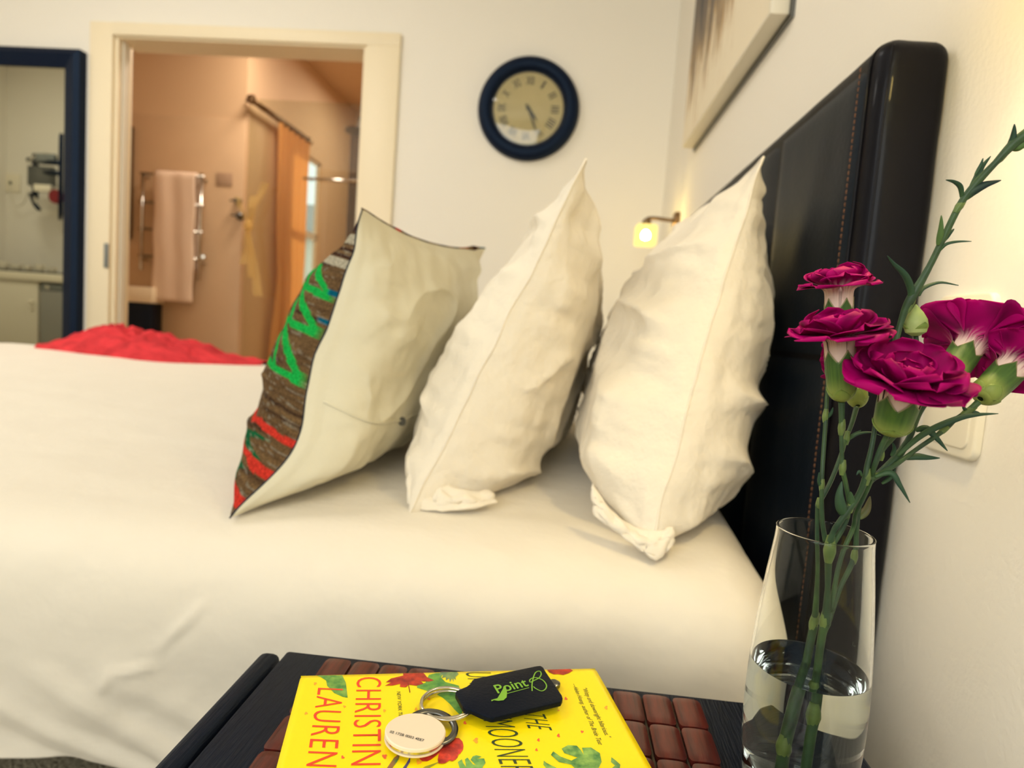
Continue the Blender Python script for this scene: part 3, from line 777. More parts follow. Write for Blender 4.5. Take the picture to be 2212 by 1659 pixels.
# piping cord along the near border and over the top
ppts = [(hx0+.0015, hy0+.0235, z) for z in (hz0+.05, .5, .8, 1.1, hz1-.03)]
pipe = smoothpath(ppts+[(hx0+.006, hy0+.022, hz1-.010), (hx0+.022, hy0+.021, hz1+.0005), (.36, hy0+.021, hz1+.001), (hx1-.012, hy0+.021, hz1+.0005)], 8)
tube('piping', pipe, .0016, 'leather', hb, 8)
ob('seam_ridge', tube_data(smoothpath([(hx0+.012, hy0-.0002, hz0+.05), (hx0+.0125, hy0+.0002, .7), (hx0+.012, hy0-.0004, 1.0), (hx0+.014, hy0+.002, hz1-.03), (hx0+.020, hy0+.008, hz1-.012)], 10), .0014, 8), 'leather', hb)
st = []
z = hz0+.1
while z < hz1-.028:
    st.append(tube_data([(hx0-.0042, hy0+.0335, z), (hx0-.0048, hy0+.0335, z+.0022), (hx0-.0042, hy0+.0335, z+.0045)], .0006, 5)); z += .0072
x = hx0+.018
while x < hx1-.01:
    st.append(tube_data([(x, hy0+.027, hz1+.0003), (x+.004, hy0+.027, hz1+.0003)], .0006, 5)); x += .007
so2 = ob('stitching', joined(st), 'thread', hb); so2['kind'] = 'stuff'

# ================================================================== PILLOWS
_bp = [(p.y, p.z) for p in pp if p.y > .66 and p.z > -.29 and p.y < 2.3]
def bedz(y):
    if y <= _bp[0][0]: return _bp[0][1]
    for i in range(len(_bp)-1):
        if _bp[i][0] <= y <= _bp[i+1][0]:
            t = (y-_bp[i][0])/max(1e-9, _bp[i+1][0]-_bp[i][0]); return _bp[i][1]+(_bp[i+1][1]-_bp[i][1])*t
    return -.2
def pil_grid(NT, NB, FT, FB, th, side, nu, nv, inset=.06, seed=0, wr=.010, fold=.016, eu=3.6, sag=.25, bow=None):
    NT, NB, FT, FB = [Vector(p)+Vector((0, 0, H)) for p in (NT, NB, FT, FB)]
    U = ((FT-NT)+(FB-NB))*.5; W = ((NT-NB)+(FT-FB))*.5
    N = U.cross(W).normalized()       # points to +x or -x
    if N.x < 0: N = -N
    Lu, Lw = U.length, W.length
    def f(a, b):
        # resample so the rim is denser
        u = .5-.5*cos(pi*a)*(1-.0) if False else a; v = b
        u = .5+.5*math.copysign(abs(2*a-1)**.75, 2*a-1); v = .5+.5*math.copysign(abs(2*b-1)**.8, 2*b-1)
        uu = 2*u-1; vv = 2*v-1
        iu = inset*(1-vv*vv)**1.0; iv = inset*.55*(1-uu*uu)
        u2 = .5+.5*uu*(1-iu*2*(abs(uu)**2)); v2 = .5+.5*vv*(1-iv*2*(abs(vv)**2))
        P_ = (NB.lerp(FB, u2)).lerp(NT.lerp(FT, u2), v2)
        ev_ = 4.2-1.9*sm(-.3, .7, vv); pv_ = .50+.30*sm(-.3, .7, vv)
        prof_ = ((1-abs(uu)**eu)**.56)*((1-abs(vv)**ev_)**pv_)
        prof_ *= 1+sag*(-.1-vv)
        du = min(u, 1-u)*Lu; dvv = min(v, 1-v)*Lw
        s1 = Vector((seed, side*3.1, 0))
        # wrinkles radiating in from the rims
        wu = exp(-du/.07)*fbm(Vector((u*2.2, v*Lw*26, 0))+s1, 2)*(1-exp(-du/.012))
        wv_ = exp(-dvv/.08)*fbm(Vector((u*Lu*20, v*2.2, 4))+s1, 2)*(1-exp(-dvv/.012))
        big = 1-abs(noise.noise(Vector((u*Lu*5.5+v*2.0, v*Lw*9-u*1.5, 7))+s1))*3.2
        big = max(0, big)**2
        n = wr*(wu+wv_)+fold*.35*big*min(1, du/.05)*min(1, dvv/.05)*(.4+.6*noise.noise(Vector((u*3, v*3, 1))+s1)+.3)
        n += .004*fbm(Vector((u*6, v*6, 2))+s1)*min(1, du/.04)
        jig = .0035*noise.noise(Vector((u*8, v*11, seed)))
        n *= min(1, du/.022)*min(1, dvv/.022)
        dsp = max(th*prof_+n*.9, .45*th*prof_)
        if bow: P_ = P_+Vector((bow[0]*exp(-((v-bow[1])/bow[2])**2)*(1-u)**2, 0, 0))
        P_ = P_+N*side*dsp+N*jig*(1-prof_)+U.normalized()*(.0045*math.copysign(1, uu)*sm(.96, 1, abs(uu)))+W.normalized()*(.003*math.copysign(1, vv)*sm(.96, 1, abs(vv)))
        bz = bedz(P_.y)+H-.006
        if P_.z < bz: P_.z = bz-(bz-P_.z)*.08
        return P_
    return grid_data(f, nu, nv), f
def mk_pillow(name, label, corners, tf, tb, mF, mB, seed, inset=.06, n=(90, 90), frontname='front_panel', backname='back_panel', wr=.010, fold=.016, eu=3.6, sag=.25, bow=None):
    c = sum((Vector(p) for p in corners), Vector())/4
    t = thing(name, label, 'cushion' if 'cushion' in name else 'pillow', (c.x, c.y, corners[1][2]+H))
    g1, f1 = pil_grid(*corners, tf, -1, n[0], n[1], inset, seed, wr, fold, eu, sag, bow); g2, f2 = pil_grid(*corners, tb, 1, n[0], n[1], inset, seed, wr, fold, eu, sag, bow)
    a = ob(frontname, g1, mF, t); b = ob(backname, g2, mB, t)
    return t, a, b, f1, f2
P3 = [(.226, .845, .226), (.117, .735, -.243), (.235, 1.46, .205), (.16, 1.40, -.215)]
P2 = [(.0085, .85, .2135), (-.176, .79, -.244), (.03, 1.44, .195), (-.13, 1.38, -.205)]
CU = [(-.272, .842, .133), (-.382, .725, -.247), (-.165, 1.25, .140), (-.27, 1.14, -.215)]
t3, a3, b3, f31, f32 = mk_pillow('pillow', 'white pillow leaning on the leather headboard, rightmost of the three', P3, .106, .112, 'pillow', 'pillow', 11.3, inset=.03, wr=.020, fold=.065, n=(150, 150), sag=.30)
t2, a2, b2, f21, f22 = mk_pillow('pillow', 'white pillow in the middle, between the patterned cushion and the pillow at the headboard', P2, .070, .112, 'pillow', 'pillow', 4.7, inset=.03, wr=.019, fold=.06, n=(150, 150), sag=.32)
tc_, ac, bc, fc1, fc2 = mk_pillow('cushion', 'square cushion with brown knitted front and plain canvas back', CU, .118, .075, 'knit', 'canvas', 8.1, inset=.09, n=(170, 200), frontname='knitted_front', backname='canvas_back', wr=.010, fold=.03, eu=3.4, sag=.12, bow=(.034, .20, .17))
for t, f in ((t3, f31), (t2, f21)):
    rim = [f(0.0, k/60) for k in range(61)]
    tube('seam', rim, .0016, 'pillow', t, 6)
    rim = [f(k/60, 1.0) for k in range(61)]
    tube('seam', rim, .0016, 'pillow', t, 6)
# loose open hem of each pillow case, crumpled under its near lower corner
def hem(t, top, bot, seed):
    A = smoothpath([ty(*p) for p in top], 8); B = smoothpath([ty(*p) for p in bot], 8); n = len(A)-1
    def f(u, v):
        i = u*n; k = min(n-1, int(i)); q = i-k
        a = A[k].lerp(A[k+1], q); b = B[k].lerp(B[k+1], q)
        p = a.lerp(b, v)
        w_ = sin(pi*v)*sin(pi*min(1, max(0, u)))**.4
        return p+Vector((.004*noise.noise(Vector((u*7, v*4, seed))), -.005*w_+.005*noise.noise(Vector((u*9+v*3, v*5, seed+3)))*w_, .006*noise.noise(Vector((u*8, v*3, seed+7)))*w_))
    o = ob('case_hem', grid_data(f, 50, 16), 'pillow', t); s = o.modifiers.new('s', 'SOLIDIFY'); s.thickness = .0035; s.offset = -1
hem(t3, [(1278, 1045, .765), (1318, 1105, .755), (1365, 1140, .745), (1420, 1150, .74), (1455, 1140, .745)], [(1288, 1112, .75), (1335, 1150, .735), (1385, 1186, .722), (1413, 1208, .715), (1448, 1172, .735)], 1.0)
hem(t2, [(884, 985, .83), (915, 1030, .815), (965, 1050, .81), (1020, 1064, .815), (1060, 1062, .83)], [(882, 1088, .80), (915, 1101, .795), (965, 1102, .795), (1020, 1096, .80), (1070, 1086, .82)], 2.2)
# colours of the knitted front, in the cushion's own (depth, height) coordinates
br, br2, br3 = srgb((142, 112, 74)), srgb((104, 78, 52)), srgb((58, 40, 34))
GR, RD, DG, WH, BL, OR, DK = srgb((30, 205, 88)), srgb((240, 66, 50)), srgb((20, 110, 66)), srgb((214, 204, 178)), srgb((0, 110, 140)), srgb((190, 110, 40)), srgb((60, 26, 26))
def lerp3(a, b, t): return tuple(a[i]+(b[i]-a[i])*t for i in range(3))
def knitcol(u, v):
    s = abs(2*u-1); 
    n = noise.noise(Vector((u*7, v*60+4*u, 0))); n2 = noise.noise(Vector((u*60, v*150, 3)))
    c = lerp3(br, br2, min(1, max(0, .5+n*1.2))); c = lerp3(c, br3, max(0, min(.8, n2*1.1+ (n > .35)*.5)))
    if v > .93: c = DK
    elif .885 < v < .92: c = WH
    elif .83 < v < .885: c = lerp3(DK, br, .5+.5*sin(v*260))
    elif .80 < v < .828: c = WH
    p = (u/.1)**.5          # position across the strip of knitting that wraps the edge
    wob = .012*noise.noise(Vector((u*25, v*30, 9)))
    for (vb, va) in ((.690, .790), (.560, .685), (.395, .560)):
        t = (v-vb)/(va-vb)
        if -.02 < t < 1.0:
            if abs(p-(.14+.92*t)) < .125: c = GR
            if .55 < p < 1.25 and abs(p-(.80+.34*t)) < .07 and t < .75: c = GR
        if abs(v-vb-.006*p+wob*.3) < .0125 and .05 < p < 1.5: c = GR
    if abs(v-.207+wob) < .0085 or abs(v-.112-.01*p+wob) < .0105 or abs(v-.032) < .013: c = RD
    elif (.128 < v < .185 and abs(p-(.72+.2*sin(v*90))) < .15) or (.050 < v < .092 and abs(p-(.75-.15*sin(v*70))) < .16): c = DG
    if (abs(v-.71) < .010 or abs(v-.61) < .008) and p < .22: c = BL
    if n2 > .30 and c not in (GR, RD): c = lerp3(c, WH, .35)
    if v > .975: 
        if .30 < u < .36: c = srgb((220, 60, 110))
        elif .78 < u < .85: c = OR
        elif .85 < u < .9: c = BL
        else: c = lerp3(br, DK, .5)
    return c
cols = []
NU, NV = 170, 200
for j in range(NV+1):
    for i in range(NU+1):
        a = i/NU; b = j/NV
        u = .5+.5*math.copysign(abs(2*a-1)**.75, 2*a-1); v = .5+.5*math.copysign(abs(2*b-1)**.8, 2*b-1)
        cols.append(knitcol(u, v))
setcol(ac, cols)
# dark overlock edge and the envelope flap with its button
rim = [fc1(0.0, k/70) for k in range(71)]
tube('edge_stitch', rim, .0011, 'black', tc_, 6)
kp_ = [fc1(k/60, 1.0) for k in range(61)]
kr_ = [.0012+.0035*exp(-((k/60-.86)/.07)**2)+.0014*exp(-((k/60-.30)/.05)**2) for k in range(61)]
ke = ob('knitted_edge', tube_data([p+Vector((-.001, 0, .0012)) for p in kp_], kr_, 8), 'knit', tc_)
setcol(ke, [(OR if 42 < k < 48 else RD if 15 < k < 19 else BL if k > 56 else DK if (k//3) % 2 else br) for k in range(61) for q in range(8)])
flap = [fc2(k/50, .30+.10*(1-k/50)**3) for k in range(1, 50)]
tube('envelope_flap_edge', [p+Vector((.0012, -.0006, .0006)) for p in flap], .0014, 'canvas', tc_, 6)
bp_ = fc2(.44, .315)
lathe('button', [(.001, -.002), (.006, -.002), (.0065, .001), (.001, .003)], bp_+Vector((.002, -.001, 0)), 'darkmetal', tc_, 14, Vector((.8, -.5, .2)))

# ================================================================== SCARF
def scarf(u, v):
    x = -1.80+.80*u
    y = 2.12+.025*sin(u*7)+(v-.5)*.30*(.25+.75*sin(pi*min(1, max(0, u)))**.7)
    env_u = [0.0, .014, .030, .052, .070, .078, .070, .050, .066, .052, .046, .040, .016, .010, .006, .0]
    q = u*15; i = min(14, int(q)); h = env_u[i]+(env_u[i+1]-env_u[i])*(q-i)
    ev = max(0, 1-abs(2*v-1)**2.6)**.6
    fold = 1-abs(fbm(Vector((u*5+v*3.5, v*3.0-u*4, 2)), 2))*1.5
    z = h*ev*(.50+.70*fold)+.004*ev+.003*sin(u*70+v*8)*ev
    return Vector((x, y, H-.194+z+.012*ev-.002))
sc_ = ob('scarf', grid_data(scarf, 130, 40), 'red')
tag(sc_, 'coral red knitted throw heaped at the far edge of the bed', 'throw')

# ================================================================== NIGHTSTAND
ZT = H-.275
ns = thing('nightstand', 'dark stained wooden nightstand in the foreground', 'nightstand', (0, .27, 0))
box('top', (-.203, .05, ZT-.028), (.227, .490, ZT), 'stand', ns, bev=.0025)
box('side_rail', (-.224, .045, ZT-.030), (-.2065, .4885, ZT-.001), 'stand', ns, bev=.006, seg=3)
box('body', (-.200, .06, .06), (.222, .470, ZT-.029), 'stand', ns, bev=.003)
for (x, y) in ((-.19, .07), (.19, .07), (-.19, .44), (.19, .44)):
    box('leg', (x-.02, y-.0, 0), (x+.02, y+.035, .06), 'stand', ns)
# tiled wooden table mat: every tile a part
mt = thing('table_mat', 'table mat of glossy red-brown wooden tiles under the book', 'mat', (-.02, .33, ZT))
def tile_mesh():
    me = bpy.data.meshes.new('tile'); bm = bmesh.new()
    hx, hy, h = .0101, .0176, .0058
    nx, ny = 10, 10
    def f(u, v):
        x = (u-.5)*2*hx; y = (v-.5)*2*hy
        r = .0035; cx = max(0, abs(x)-(hx-r)); cy = max(0, abs(y)-(hy-r))
        d = sqrt(cx*cx+cy*cy)
        if d > r: x = math.copysign(hx-r+cx*r/d, x); y = math.copysign(hy-r+cy*r/d, y)
        e = max(abs(x)/hx, abs(y)/hy)
        z = h*(1-.10*(x/hx)**2-.10*abs(x/hx)**6-.10*abs(y/hy)**8)
        return Vector((x, y, z))
    V, Fc = grid_data(f, nx, ny)
    vs = [bm.verts.new(v) for v in V]; 
    for q in Fc: bm.faces.new([vs[i] for i in q])
    bd = [e_ for e_ in bm.edges if e_.is_boundary]
    r = bmesh.ops.extrude_edge_only(bm, edges=bd)
    for v in [g for g in r['geom'] if isinstance(g, bmesh.types.BMVert)]: v.co.z = .0005
    bmesh.ops.recalc_face_normals(bm, faces=bm.faces[:])
    bm.to_mesh(me); bm.free(); me.materials.append(M['tile'])
    me.polygons.foreach_set('use_smooth', [True]*len(me.polygons)); me.set_sharp_from_angle(angle=radians(45))
    return me
tm = tile_mesh()
cx0, py0 = .1125, .4565
NC, NR = 13, 8
for c in range(NC):
    for r in range(NR):
        o = bpy.data.objects.new('tile', tm); COL.objects.link(o); o.parent = mt
        o.matrix_parent_inverse = mt.matrix_basis.inverted()
        o.location = (cx0-c*.0222+random.uniform(-.0003, .0003), py0-r*.0373+random.uniform(-.0004, .0004), ZT+.0012)
        o.rotation_euler = (0, 0, random.uniform(-.012, .012))
bm = bmesh.new()
add_box(bm, (cx0-(NC-1)*.0222-.009, py0-(NR-1)*.0373-.016, ZT+.0002), (cx0+.009, py0+.016, ZT+.0014))
ob('backing_cloth', bm, 'cord', mt, smooth=False)
for c in range(NC-1):
    x = cx0-(c+.5)*.0222
    tube('cord', [(x, py0-(NR-1)*.0373-.016, ZT+.0026), (x, py0+.016, ZT+.0026)], .0012, 'cord', mt, 6)

# ================================================================== BOOK
ZB = H-.2485
FL = tz(650, 1460, ZB); FR = tz(1286, 1444, ZB)
e1 = (FR-FL); Wd = e1.length; ey = e1.normalized()       # up direction of the cover (to the right)
ex = Vector((ey.y, -ey.x, 0))                             # reading direction (towards the camera)
bk = thing('paperback_book', 'yellow paperback with tropical flower cover lying on the table mat', 'book', (FL.x, FL.y, ZT+.007))
DX = .140
zb0 = ZT+.0078
def BP(a, b, z): return Vector((FL.x, FL.y, 0))+ex*a+ey*b+Vector((0, 0, z))
def slab(name, z0, z1, m, inset, rnd=0, nb=16):
    # book slab in cover coordinates with a rounded spine and slightly rounded corners
    out = []
    r = .003
    for (a, b) in ((inset, inset), (DX-inset, inset), (DX-inset, Wd-inset), (inset, Wd-inset)):
        out.append(BP(a, b, z0))
    return prism(name, out, z1-z0, m, bk, bev=.0004 if inset == 0 else 0)
slab('page_block', zb0+.0006, ZB-.0012, 'paper', .0015)
slab('back_cover', zb0, zb0+.0005, 'yellow', 0)
def curl(b): return .0  
def covf(u, v):
    a = DX*u; b = Wd*v
    r = .004
    ca = max(0, r-a, a-(DX-r)); cb = max(0, r-b, b-(Wd-r))
    if ca > 0 and cb > 0:
        d = sqrt(ca*ca+cb*cb)
        if d > r: 
            k = r/d; a = a+ca*(1-k) if a < DX/2 else a-ca*(1-k); b = b+cb*(1-k) if b < Wd/2 else b-cb*(1-k)
    return BP(a, b, ZB)
cv = ob('front_cover', grid_data(covf, 40, 50), 'yellow', bk); s = cv.modifiers.new('s', 'SOLIDIFY'); s.thickness = .0006; s.offset = -1
# spine: rounded strip on the far side
def spf(u, v):
    t = u*pi
    return BP(-.0012*sin(t), Wd*v, ZB-(ZB-zb0)*u)
ob('spine', grid_data(spf, 8, 2), 'yellow', bk)
ZP = ZB+.00015
def pz(px, py): return tz(px, py, ZP)
text('lettering', 'CHRISTINA', 'CHRISTIN', pz(771, 1463), pz(757.5, 1653.5), pz(823, 1463), 'redprint', bk, th=.0001, bold=-.009, capref='H', spacing=1.05)
text('lettering', 'LAUREN', 'LAUREN', pz(686.5, 1486), pz(660.5, 1654.5), pz(741, 1488.5), 'redprint', bk, th=.0001, bold=-.009, capref='H', spacing=1.1)
text('lettering', 'UNHONEYMOONERS', 'UNHONEYMOON', pz(1004, 1452), pz(1072.5, 1634.5), pz(1060, 1453), 'greenink', bk, th=.0001, bold=-.012, capref='H', spacing=1.05)
text('lettering', 'THE', 'THE', pz(1126, 1540), pz(1141, 1574.7), pz(1176, 1543), 'greenink', bk, th=.0001, bold=-.012, capref='H', spacing=1.1, shear=.15)
text('lettering', 'NEW YORK TIMES', 'NEW YORK TIM', pz(857, 1494), pz(861.5, 1551), pz(865, 1494.5), 'greenink', bk, th=.0001, capref='H')
text('lettering', '"Witty and downright hilarious."', '"Witty and downright hilarious."', pz(1257.4, 1486.5), pz(1309.5, 1594), pz(1267, 1486), 'greenink', bk, th=.0001, shear=.3, capref='H')
text('lettering', '\u2014Helen Hoang, author of The Bride Test', '\u2014Helen Hoang, author of The Bride Test', pz(1235.4, 1476.9), pz(1293, 1609), pz(1244.5, 1477), 'greenink', bk, th=.0001, shear=.3, capref='H')
# printed flowers and leaves
Mp = {}
def pm(c, c2=None):
    k = (c, c2)
    if k not in Mp:
        Mp[k] = mat('print_%02d' % len(Mp), c, .4, var=(170, .35, (1, 1, 1), c2 or tuple(int(v*.55) for v in c)))
    return Mp[k]
lv = [0]
def flat(name, pts, m, lift=0):
    lv[0] += 1
    z = ZB+.00012+lift*.00006+lv[0]*.000001
    P_ = [tz(x, y, z) for x, y in pts]
    bm = bmesh.new(); f = bm.faces.new([bm.verts.new(p) for p in P_])
    bmesh.ops.triangulate(bm, faces=[f])
    bm.normal_update()
    for f in bm.faces:
        if f.normal.z < 0: f.normal_flip()
    me = bpy.data.meshes.new(name); bm.to_mesh(me); bm.free(); me.materials.append(m)
    o = bpy.data.objects.new(name, me); COL.objects.link(o); o.parent = bk; o.matrix_parent_inverse = bk.matrix_basis.inverted(); return o
def c3(pts): return [(820+x/5.267, 1420+y/5.267) for x, y in pts]
def c1(pts): return [(320+x/3.16, 1380+y/3.16) for x, y in pts]
def c2_(pts): return [(800+x/2.602, 1400+y/2.602) for x, y in pts]
G1, G2 = (46, 122, 60), (120, 172, 70)
flat('printed_leaf', c1([(1150, 250), (1325, 248), (1350, 300), (1362, 402), (1325, 395), (1270, 370), (1222, 320), (1215, 285), (1180, 262)]), pm(G1, (140, 180, 80)))
flat('printed_leaf', c3([(560, 200), (640, 178), (720, 175), (700, 230), (750, 280), (900, 320), (945, 430), (960, 560), (925, 665), (850, 590), (800, 530), (720, 460), (620, 405), (520, 375), (425, 345), (430, 310), (520, 290)]), pm(G1, G2))
flat('printed_leaf', c3([(690, 170), (880, 165), (900, 190), (862, 225), (868, 262), (845, 238), (842, 280), (822, 240), (800, 285), (790, 238), (755, 262), (752, 225), (705, 236), (722, 205), (678, 206)]), pm((60, 110, 96), (150, 170, 90)), 1)
flat('printed_flower', c3([(265, 182), (500, 176), (540, 225), (620, 262), (560, 275), (470, 270), (500, 300), (420, 322), (330, 310), (300, 340), (230, 335), (235, 300), (150, 320), (60, 322), (130, 285), (70, 282), (130, 240), (270, 205)]), pm((206, 66, 34), (130, 30, 30)), 2)
flat('printed_stamen', c3([(318, 290), (328, 288), (350, 395), (342, 405)]), pm((180, 60, 30)), 3)
flat('printed_flower', c3([(1905, 140), (2170, 132), (2200, 150), (2150, 180), (2090, 200), (2030, 190), (1980, 192), (1930, 170)]), pm((206, 66, 34), (110, 30, 24)), 2)
def hib(cx, cy, pet, col, col2):
    for i, (ax_, ay_, wd) in enumerate(pet):
        L = math.hypot(ax_, ay_); nx, ny = -ay_/L, ax_/L
        o = []
        for t, w_ in ((0, .05), (.25, .28), (.5, .46), (.75, .52), (.92, .36), (1.0, .14)):
            o.append((cx+ax_*t+nx*wd*w_, cy+ay_*t+ny*wd*w_+4*sin(t*20)))
        o2 = []
        for t, w_ in ((1.02, -.12), (.93, -.38), (.72, -.5), (.5, -.44), (.25, -.26), (0, -.05)):
            o2.append((cx+ax_*t+nx*wd*w_, cy+ay_*t+ny*wd*w_))
        flat('printed_flower', c3(o+o2), pm(col, col2) if i % 2 else pm(tuple(min(255, int(v*1.12)) for v in col), col2), 1+i)
hib(690, 1070, [(-235, 70, 130), (100, -140, 210), (255, -90, 190), (200, 45, 150), (70, 120, 160), (-110, -20, 80)], (214, 70, 52), (128, 26, 34))
def monst(cx, cy, pts, col, col2): flat('printed_leaf', pts, pm(col, col2), 1)
monst(0, 0, c3([(890, 1190), (935, 1160), (950, 1200), (985, 1250), (970, 1160), (1000, 1140), (1060, 1215), (1100, 1230), (1035, 1165), (1060, 1125), (1100, 1112), (1160, 1130), (1110, 1150), (1190, 1150), (1205, 1200), (1170, 1250), (1195, 1300), (930, 1300), (905, 1240)]), (54, 128, 76), (140, 188, 96))
monst(0, 0, c2_([(975, 632), (990, 645), (1060, 680), (1150, 676), (1130, 655), (1060, 640), (1015, 600), (1028, 580), (1070, 610), (1130, 632), (1165, 615), (1090, 590), (1075, 565), (1110, 545), (1160, 548), (1185, 575), (1200, 600), (1190, 560), (1240, 558), (1290, 590), (1300, 640), (1270, 700), (1010, 700), (972, 655)]), (48, 116, 64), (156, 196, 96))
monst(0, 0, c2_([(1355, 613), (1380, 632), (1405, 655), (1400, 690), (1340, 690), (1375, 660), (1352, 640)]), (60, 120, 70), (150, 188, 96))
flat('printed_leaf', c3([(235, 1085), (215, 1160), (160, 1240), (120, 1290), (60, 1290), (110, 1220), (165, 1140)]), pm((180, 90, 60), (60, 120, 70)), 1)
flat('printed_leaf', c3([(350, 1128), (345, 1190), (310, 1250), (290, 1290), (240, 1290), (300, 1210)]), pm((80, 70, 130), (60, 90, 60)), 1)
flat('printed_leaf', c3([(690, 1182), (640, 1200), (520, 1240), (440, 1290), (520, 1290), (620, 1225)]), pm((170, 160, 40), (120, 140, 50)), 0)
def heart(px, py, s, ang, m):
    o = []
    for k in range(16):
        t = 2*pi*k/16; x = .062*16*sin(t)**3*s; y = -.062*(13*cos(t)-5*cos(2*t)-2*cos(3*t)-cos(4*t))*s
        o.append((px+x*cos(ang)-y*sin(ang), py+x*sin(ang)+y*cos(ang)))
    flat('printed_heart', o, m, 0)
HR, HO = pm((236, 108, 62), (230, 90, 60)), pm((246, 176, 40), (244, 160, 60))
for (x, y, s_, m_) in ((1040, 605, 14, HO), (2035, 890, 22, HR), (1807, 940, 20, HR), (1785, 1052, 18, HR), (2120, 470, 20, HR), (970, 745, 22, HR), (60, 1128, 28, HR), (445, 1190, 34, HO), (1095, 945, 34, HO), (560, 470, 20, HO), (55, 605, 16, HO), (415, 590, 20, HO), (2060, 1150, 14, HR)):
    q = c3([(x, y)])[0]; heart(q[0], q[1], s_/5.267, random.uniform(0.5, 2.4), m_)
for (x, y, s_, m_) in ((1325, 335, 12, HO), (1190, 470, 9, HR), (1058, 350, 6, HO)):
    q = c2_([(x, y)])[0]; heart(q[0], q[1], s_/2.602, random.uniform(0, 3), m_)
for (x, y, s_, m_) in ((1140, 305, 12, HO), (1078, 508, 12, HO), (1340, 462, 10, HO), (1328, 808, 13, HR), (1612, 802, 16, HR), (1612, 490, 10, HO)):
    q = c1([(x, y)])[0]; heart(q[0], q[1], s_/3.16, random.uniform(0, 3), m_)

# ================================================================== KEY RING WITH LEATHER TAG AND TOKEN
kf = thing('key_fob', 'black leather key tag on a metal ring with ivory disc, on the yellow book', 'key fob', tz(1000, 1520, ZB))
zf = ZB+.0045
FO = c3([(905, 365), (990, 330), (1030, 300), (1052, 262), (1080, 240), (1790, 96), (1830, 92), (1862, 112), (1890, 160), (2075, 430), (2085, 462), (2065, 500), (1300, 682), (1262, 682), (1150, 640), (1050, 592), (990, 596), (945, 560), (862, 408), (868, 385)])
zt_ = zf+.0036
pts = [tz(x, y, zt_)-Vector((0, 0, .0036)) for x, y in FO]
prism('leather_tag', pts[::-1], .0036, 'fob', kf, bev=.0006)
ztp = zt_+.0001
def fz(x, y): q = c3([(x, y)])[0]; return tz(q[0], q[1], ztp)
text('lettering', 'Point', 'Point', fz(1345, 412), fz(1700, 325), fz(1290, 322), 'lime', kf, th=.0002, bold=.012, capref='P')
def line_on(pp_, wd, nm='lettering'):
    P_ = smoothpath([fz(*q) for q in pp_], 5); V = []; Fc = []
    for i, p in enumerate(P_):
        d = (P_[min(i+1, len(P_)-1)]-P_[max(i-1, 0)]).normalized(); n = Vector((-d.y, d.x, 0))
        V += [p+n*wd+Vector((0, 0, .0002+i*1e-7)), p-n*wd+Vector((0, 0, .0002+i*1e-7))]
        if i: Fc.append((2*i-2, 2*i-1, 2*i+1, 2*i))
    o = ob(nm, (V, Fc), 'lime', kf, smooth=False); return o
line_on([(1735, 385), (1735, 300), (1760, 200), (1790, 165), (1825, 162), (1838, 195), (1815, 235), (1760, 265), (1715, 285), (1708, 260), (1740, 238), (1790, 235), (1860, 265), (1898, 320), (1885, 365), (1840, 385), (1780, 360), (1750, 335)], .00038)
line_on([(1440, 418), (1560, 385), (1700, 348)], .00028)
flat_leaf = [fz(x, y) for x, y in ((1268, 490), (1300, 480), (1340, 470), (1370, 420), (1410, 350), (1435, 340), (1450, 400), (1445, 460), (1410, 492), (1350, 500), (1300, 492), (1275, 505))]
ob('printed_leaf', ([p+Vector((0, 0, .0003)) for p in flat_leaf], [tuple(range(len(flat_leaf)))]), 'lime', kf, smooth=False)
p = tz(820+2000/5.267, 1420+275/5.267, zf)
lathe('snap', [(.001, 0), (.0045, 0), (.0045, .002), (.003, .003), (.001, .003)], p-Vector((.001, 0, .003)), 'darkmetal', kf, 20)
# split ring
def ring_fit(pxc, rx, z, tilt, r, name, m, n=10, nrm=None):
    c = tz(pxc[0], pxc[1], z)
    nrm = (nrm or Vector((0, 0, 1))).normalized(); a = nrm.orthogonal().normalized(); b = nrm.cross(a)
    return tube(name, [c+(a*cos(2*pi*k/48)+b*sin(2*pi*k/48))*rx for k in range(48)], r, m, kf, n, closed=True)
ring_fit((966, 1521), .0168, ZB+.0032, 0, .00125, 'split_ring', 'nickel', nrm=Vector((-.06, .05, 1)))
ring_fit((966.5, 1519.5), .0166, ZB+.0052, 0, .0011, 'split_ring', 'nickel', nrm=Vector((.02, -.04, 1)))
# token: two ivory discs clasping a metal rim, with the grey hanging loop
tkc = tz(898, 1576, ZB+.008); tr_ = .0178
tn = Vector((.03, .03, 1)).normalized()
tkb = tkc - tn*.0060
lathe('token_back', [(.001, 0), (tr_*.97, 0), (tr_, .0006), (tr_, .0014), (.001, .0016)], tkb, 'token', kf, 56, tn)
lathe('token_rim', [(.001, .0014), (tr_*.965, .0014), (tr_*.965, .0036), (.001, .0036)], tkb, 'nickel', kf, 56, tn)
lathe('token_face', [(.001, .0036), (tr_, .0036), (tr_, .0050), (tr_*.965, .0056), (.001, .0057)], tkb, 'token', kf, 56, tn)
lc = tz(928, 1567, ZB+.0065)
V, Fc = lathe_data([(.0122, -.0008), (.0160, -.0008), (.0160, .0008), (.0122, .0008)], lc-tn*.0035+Vector((.0012, .002, .0012)), 48, Vector((.10, -.06, 1)), closed=True)
ob('hanging_loop', (V, Fc), 'darkmetal', kf)
ztk = tkc.z
def onTok(x, y):
    q = c3([(x, y)])[0]; r = ray(*q); P0 = tkb+tn*.0058; t = (P0-ORG).dot(tn)/r.dot(tn); return ORG+r*t
text('lettering', '02 172B 0003 4EE7', '02 172B 0003 4EE7', onTok(112, 856), onTok(500, 960), onTok(124, 831), 'ink', kf, th=.0001, capref='0', bold=.008, nrm=tn)

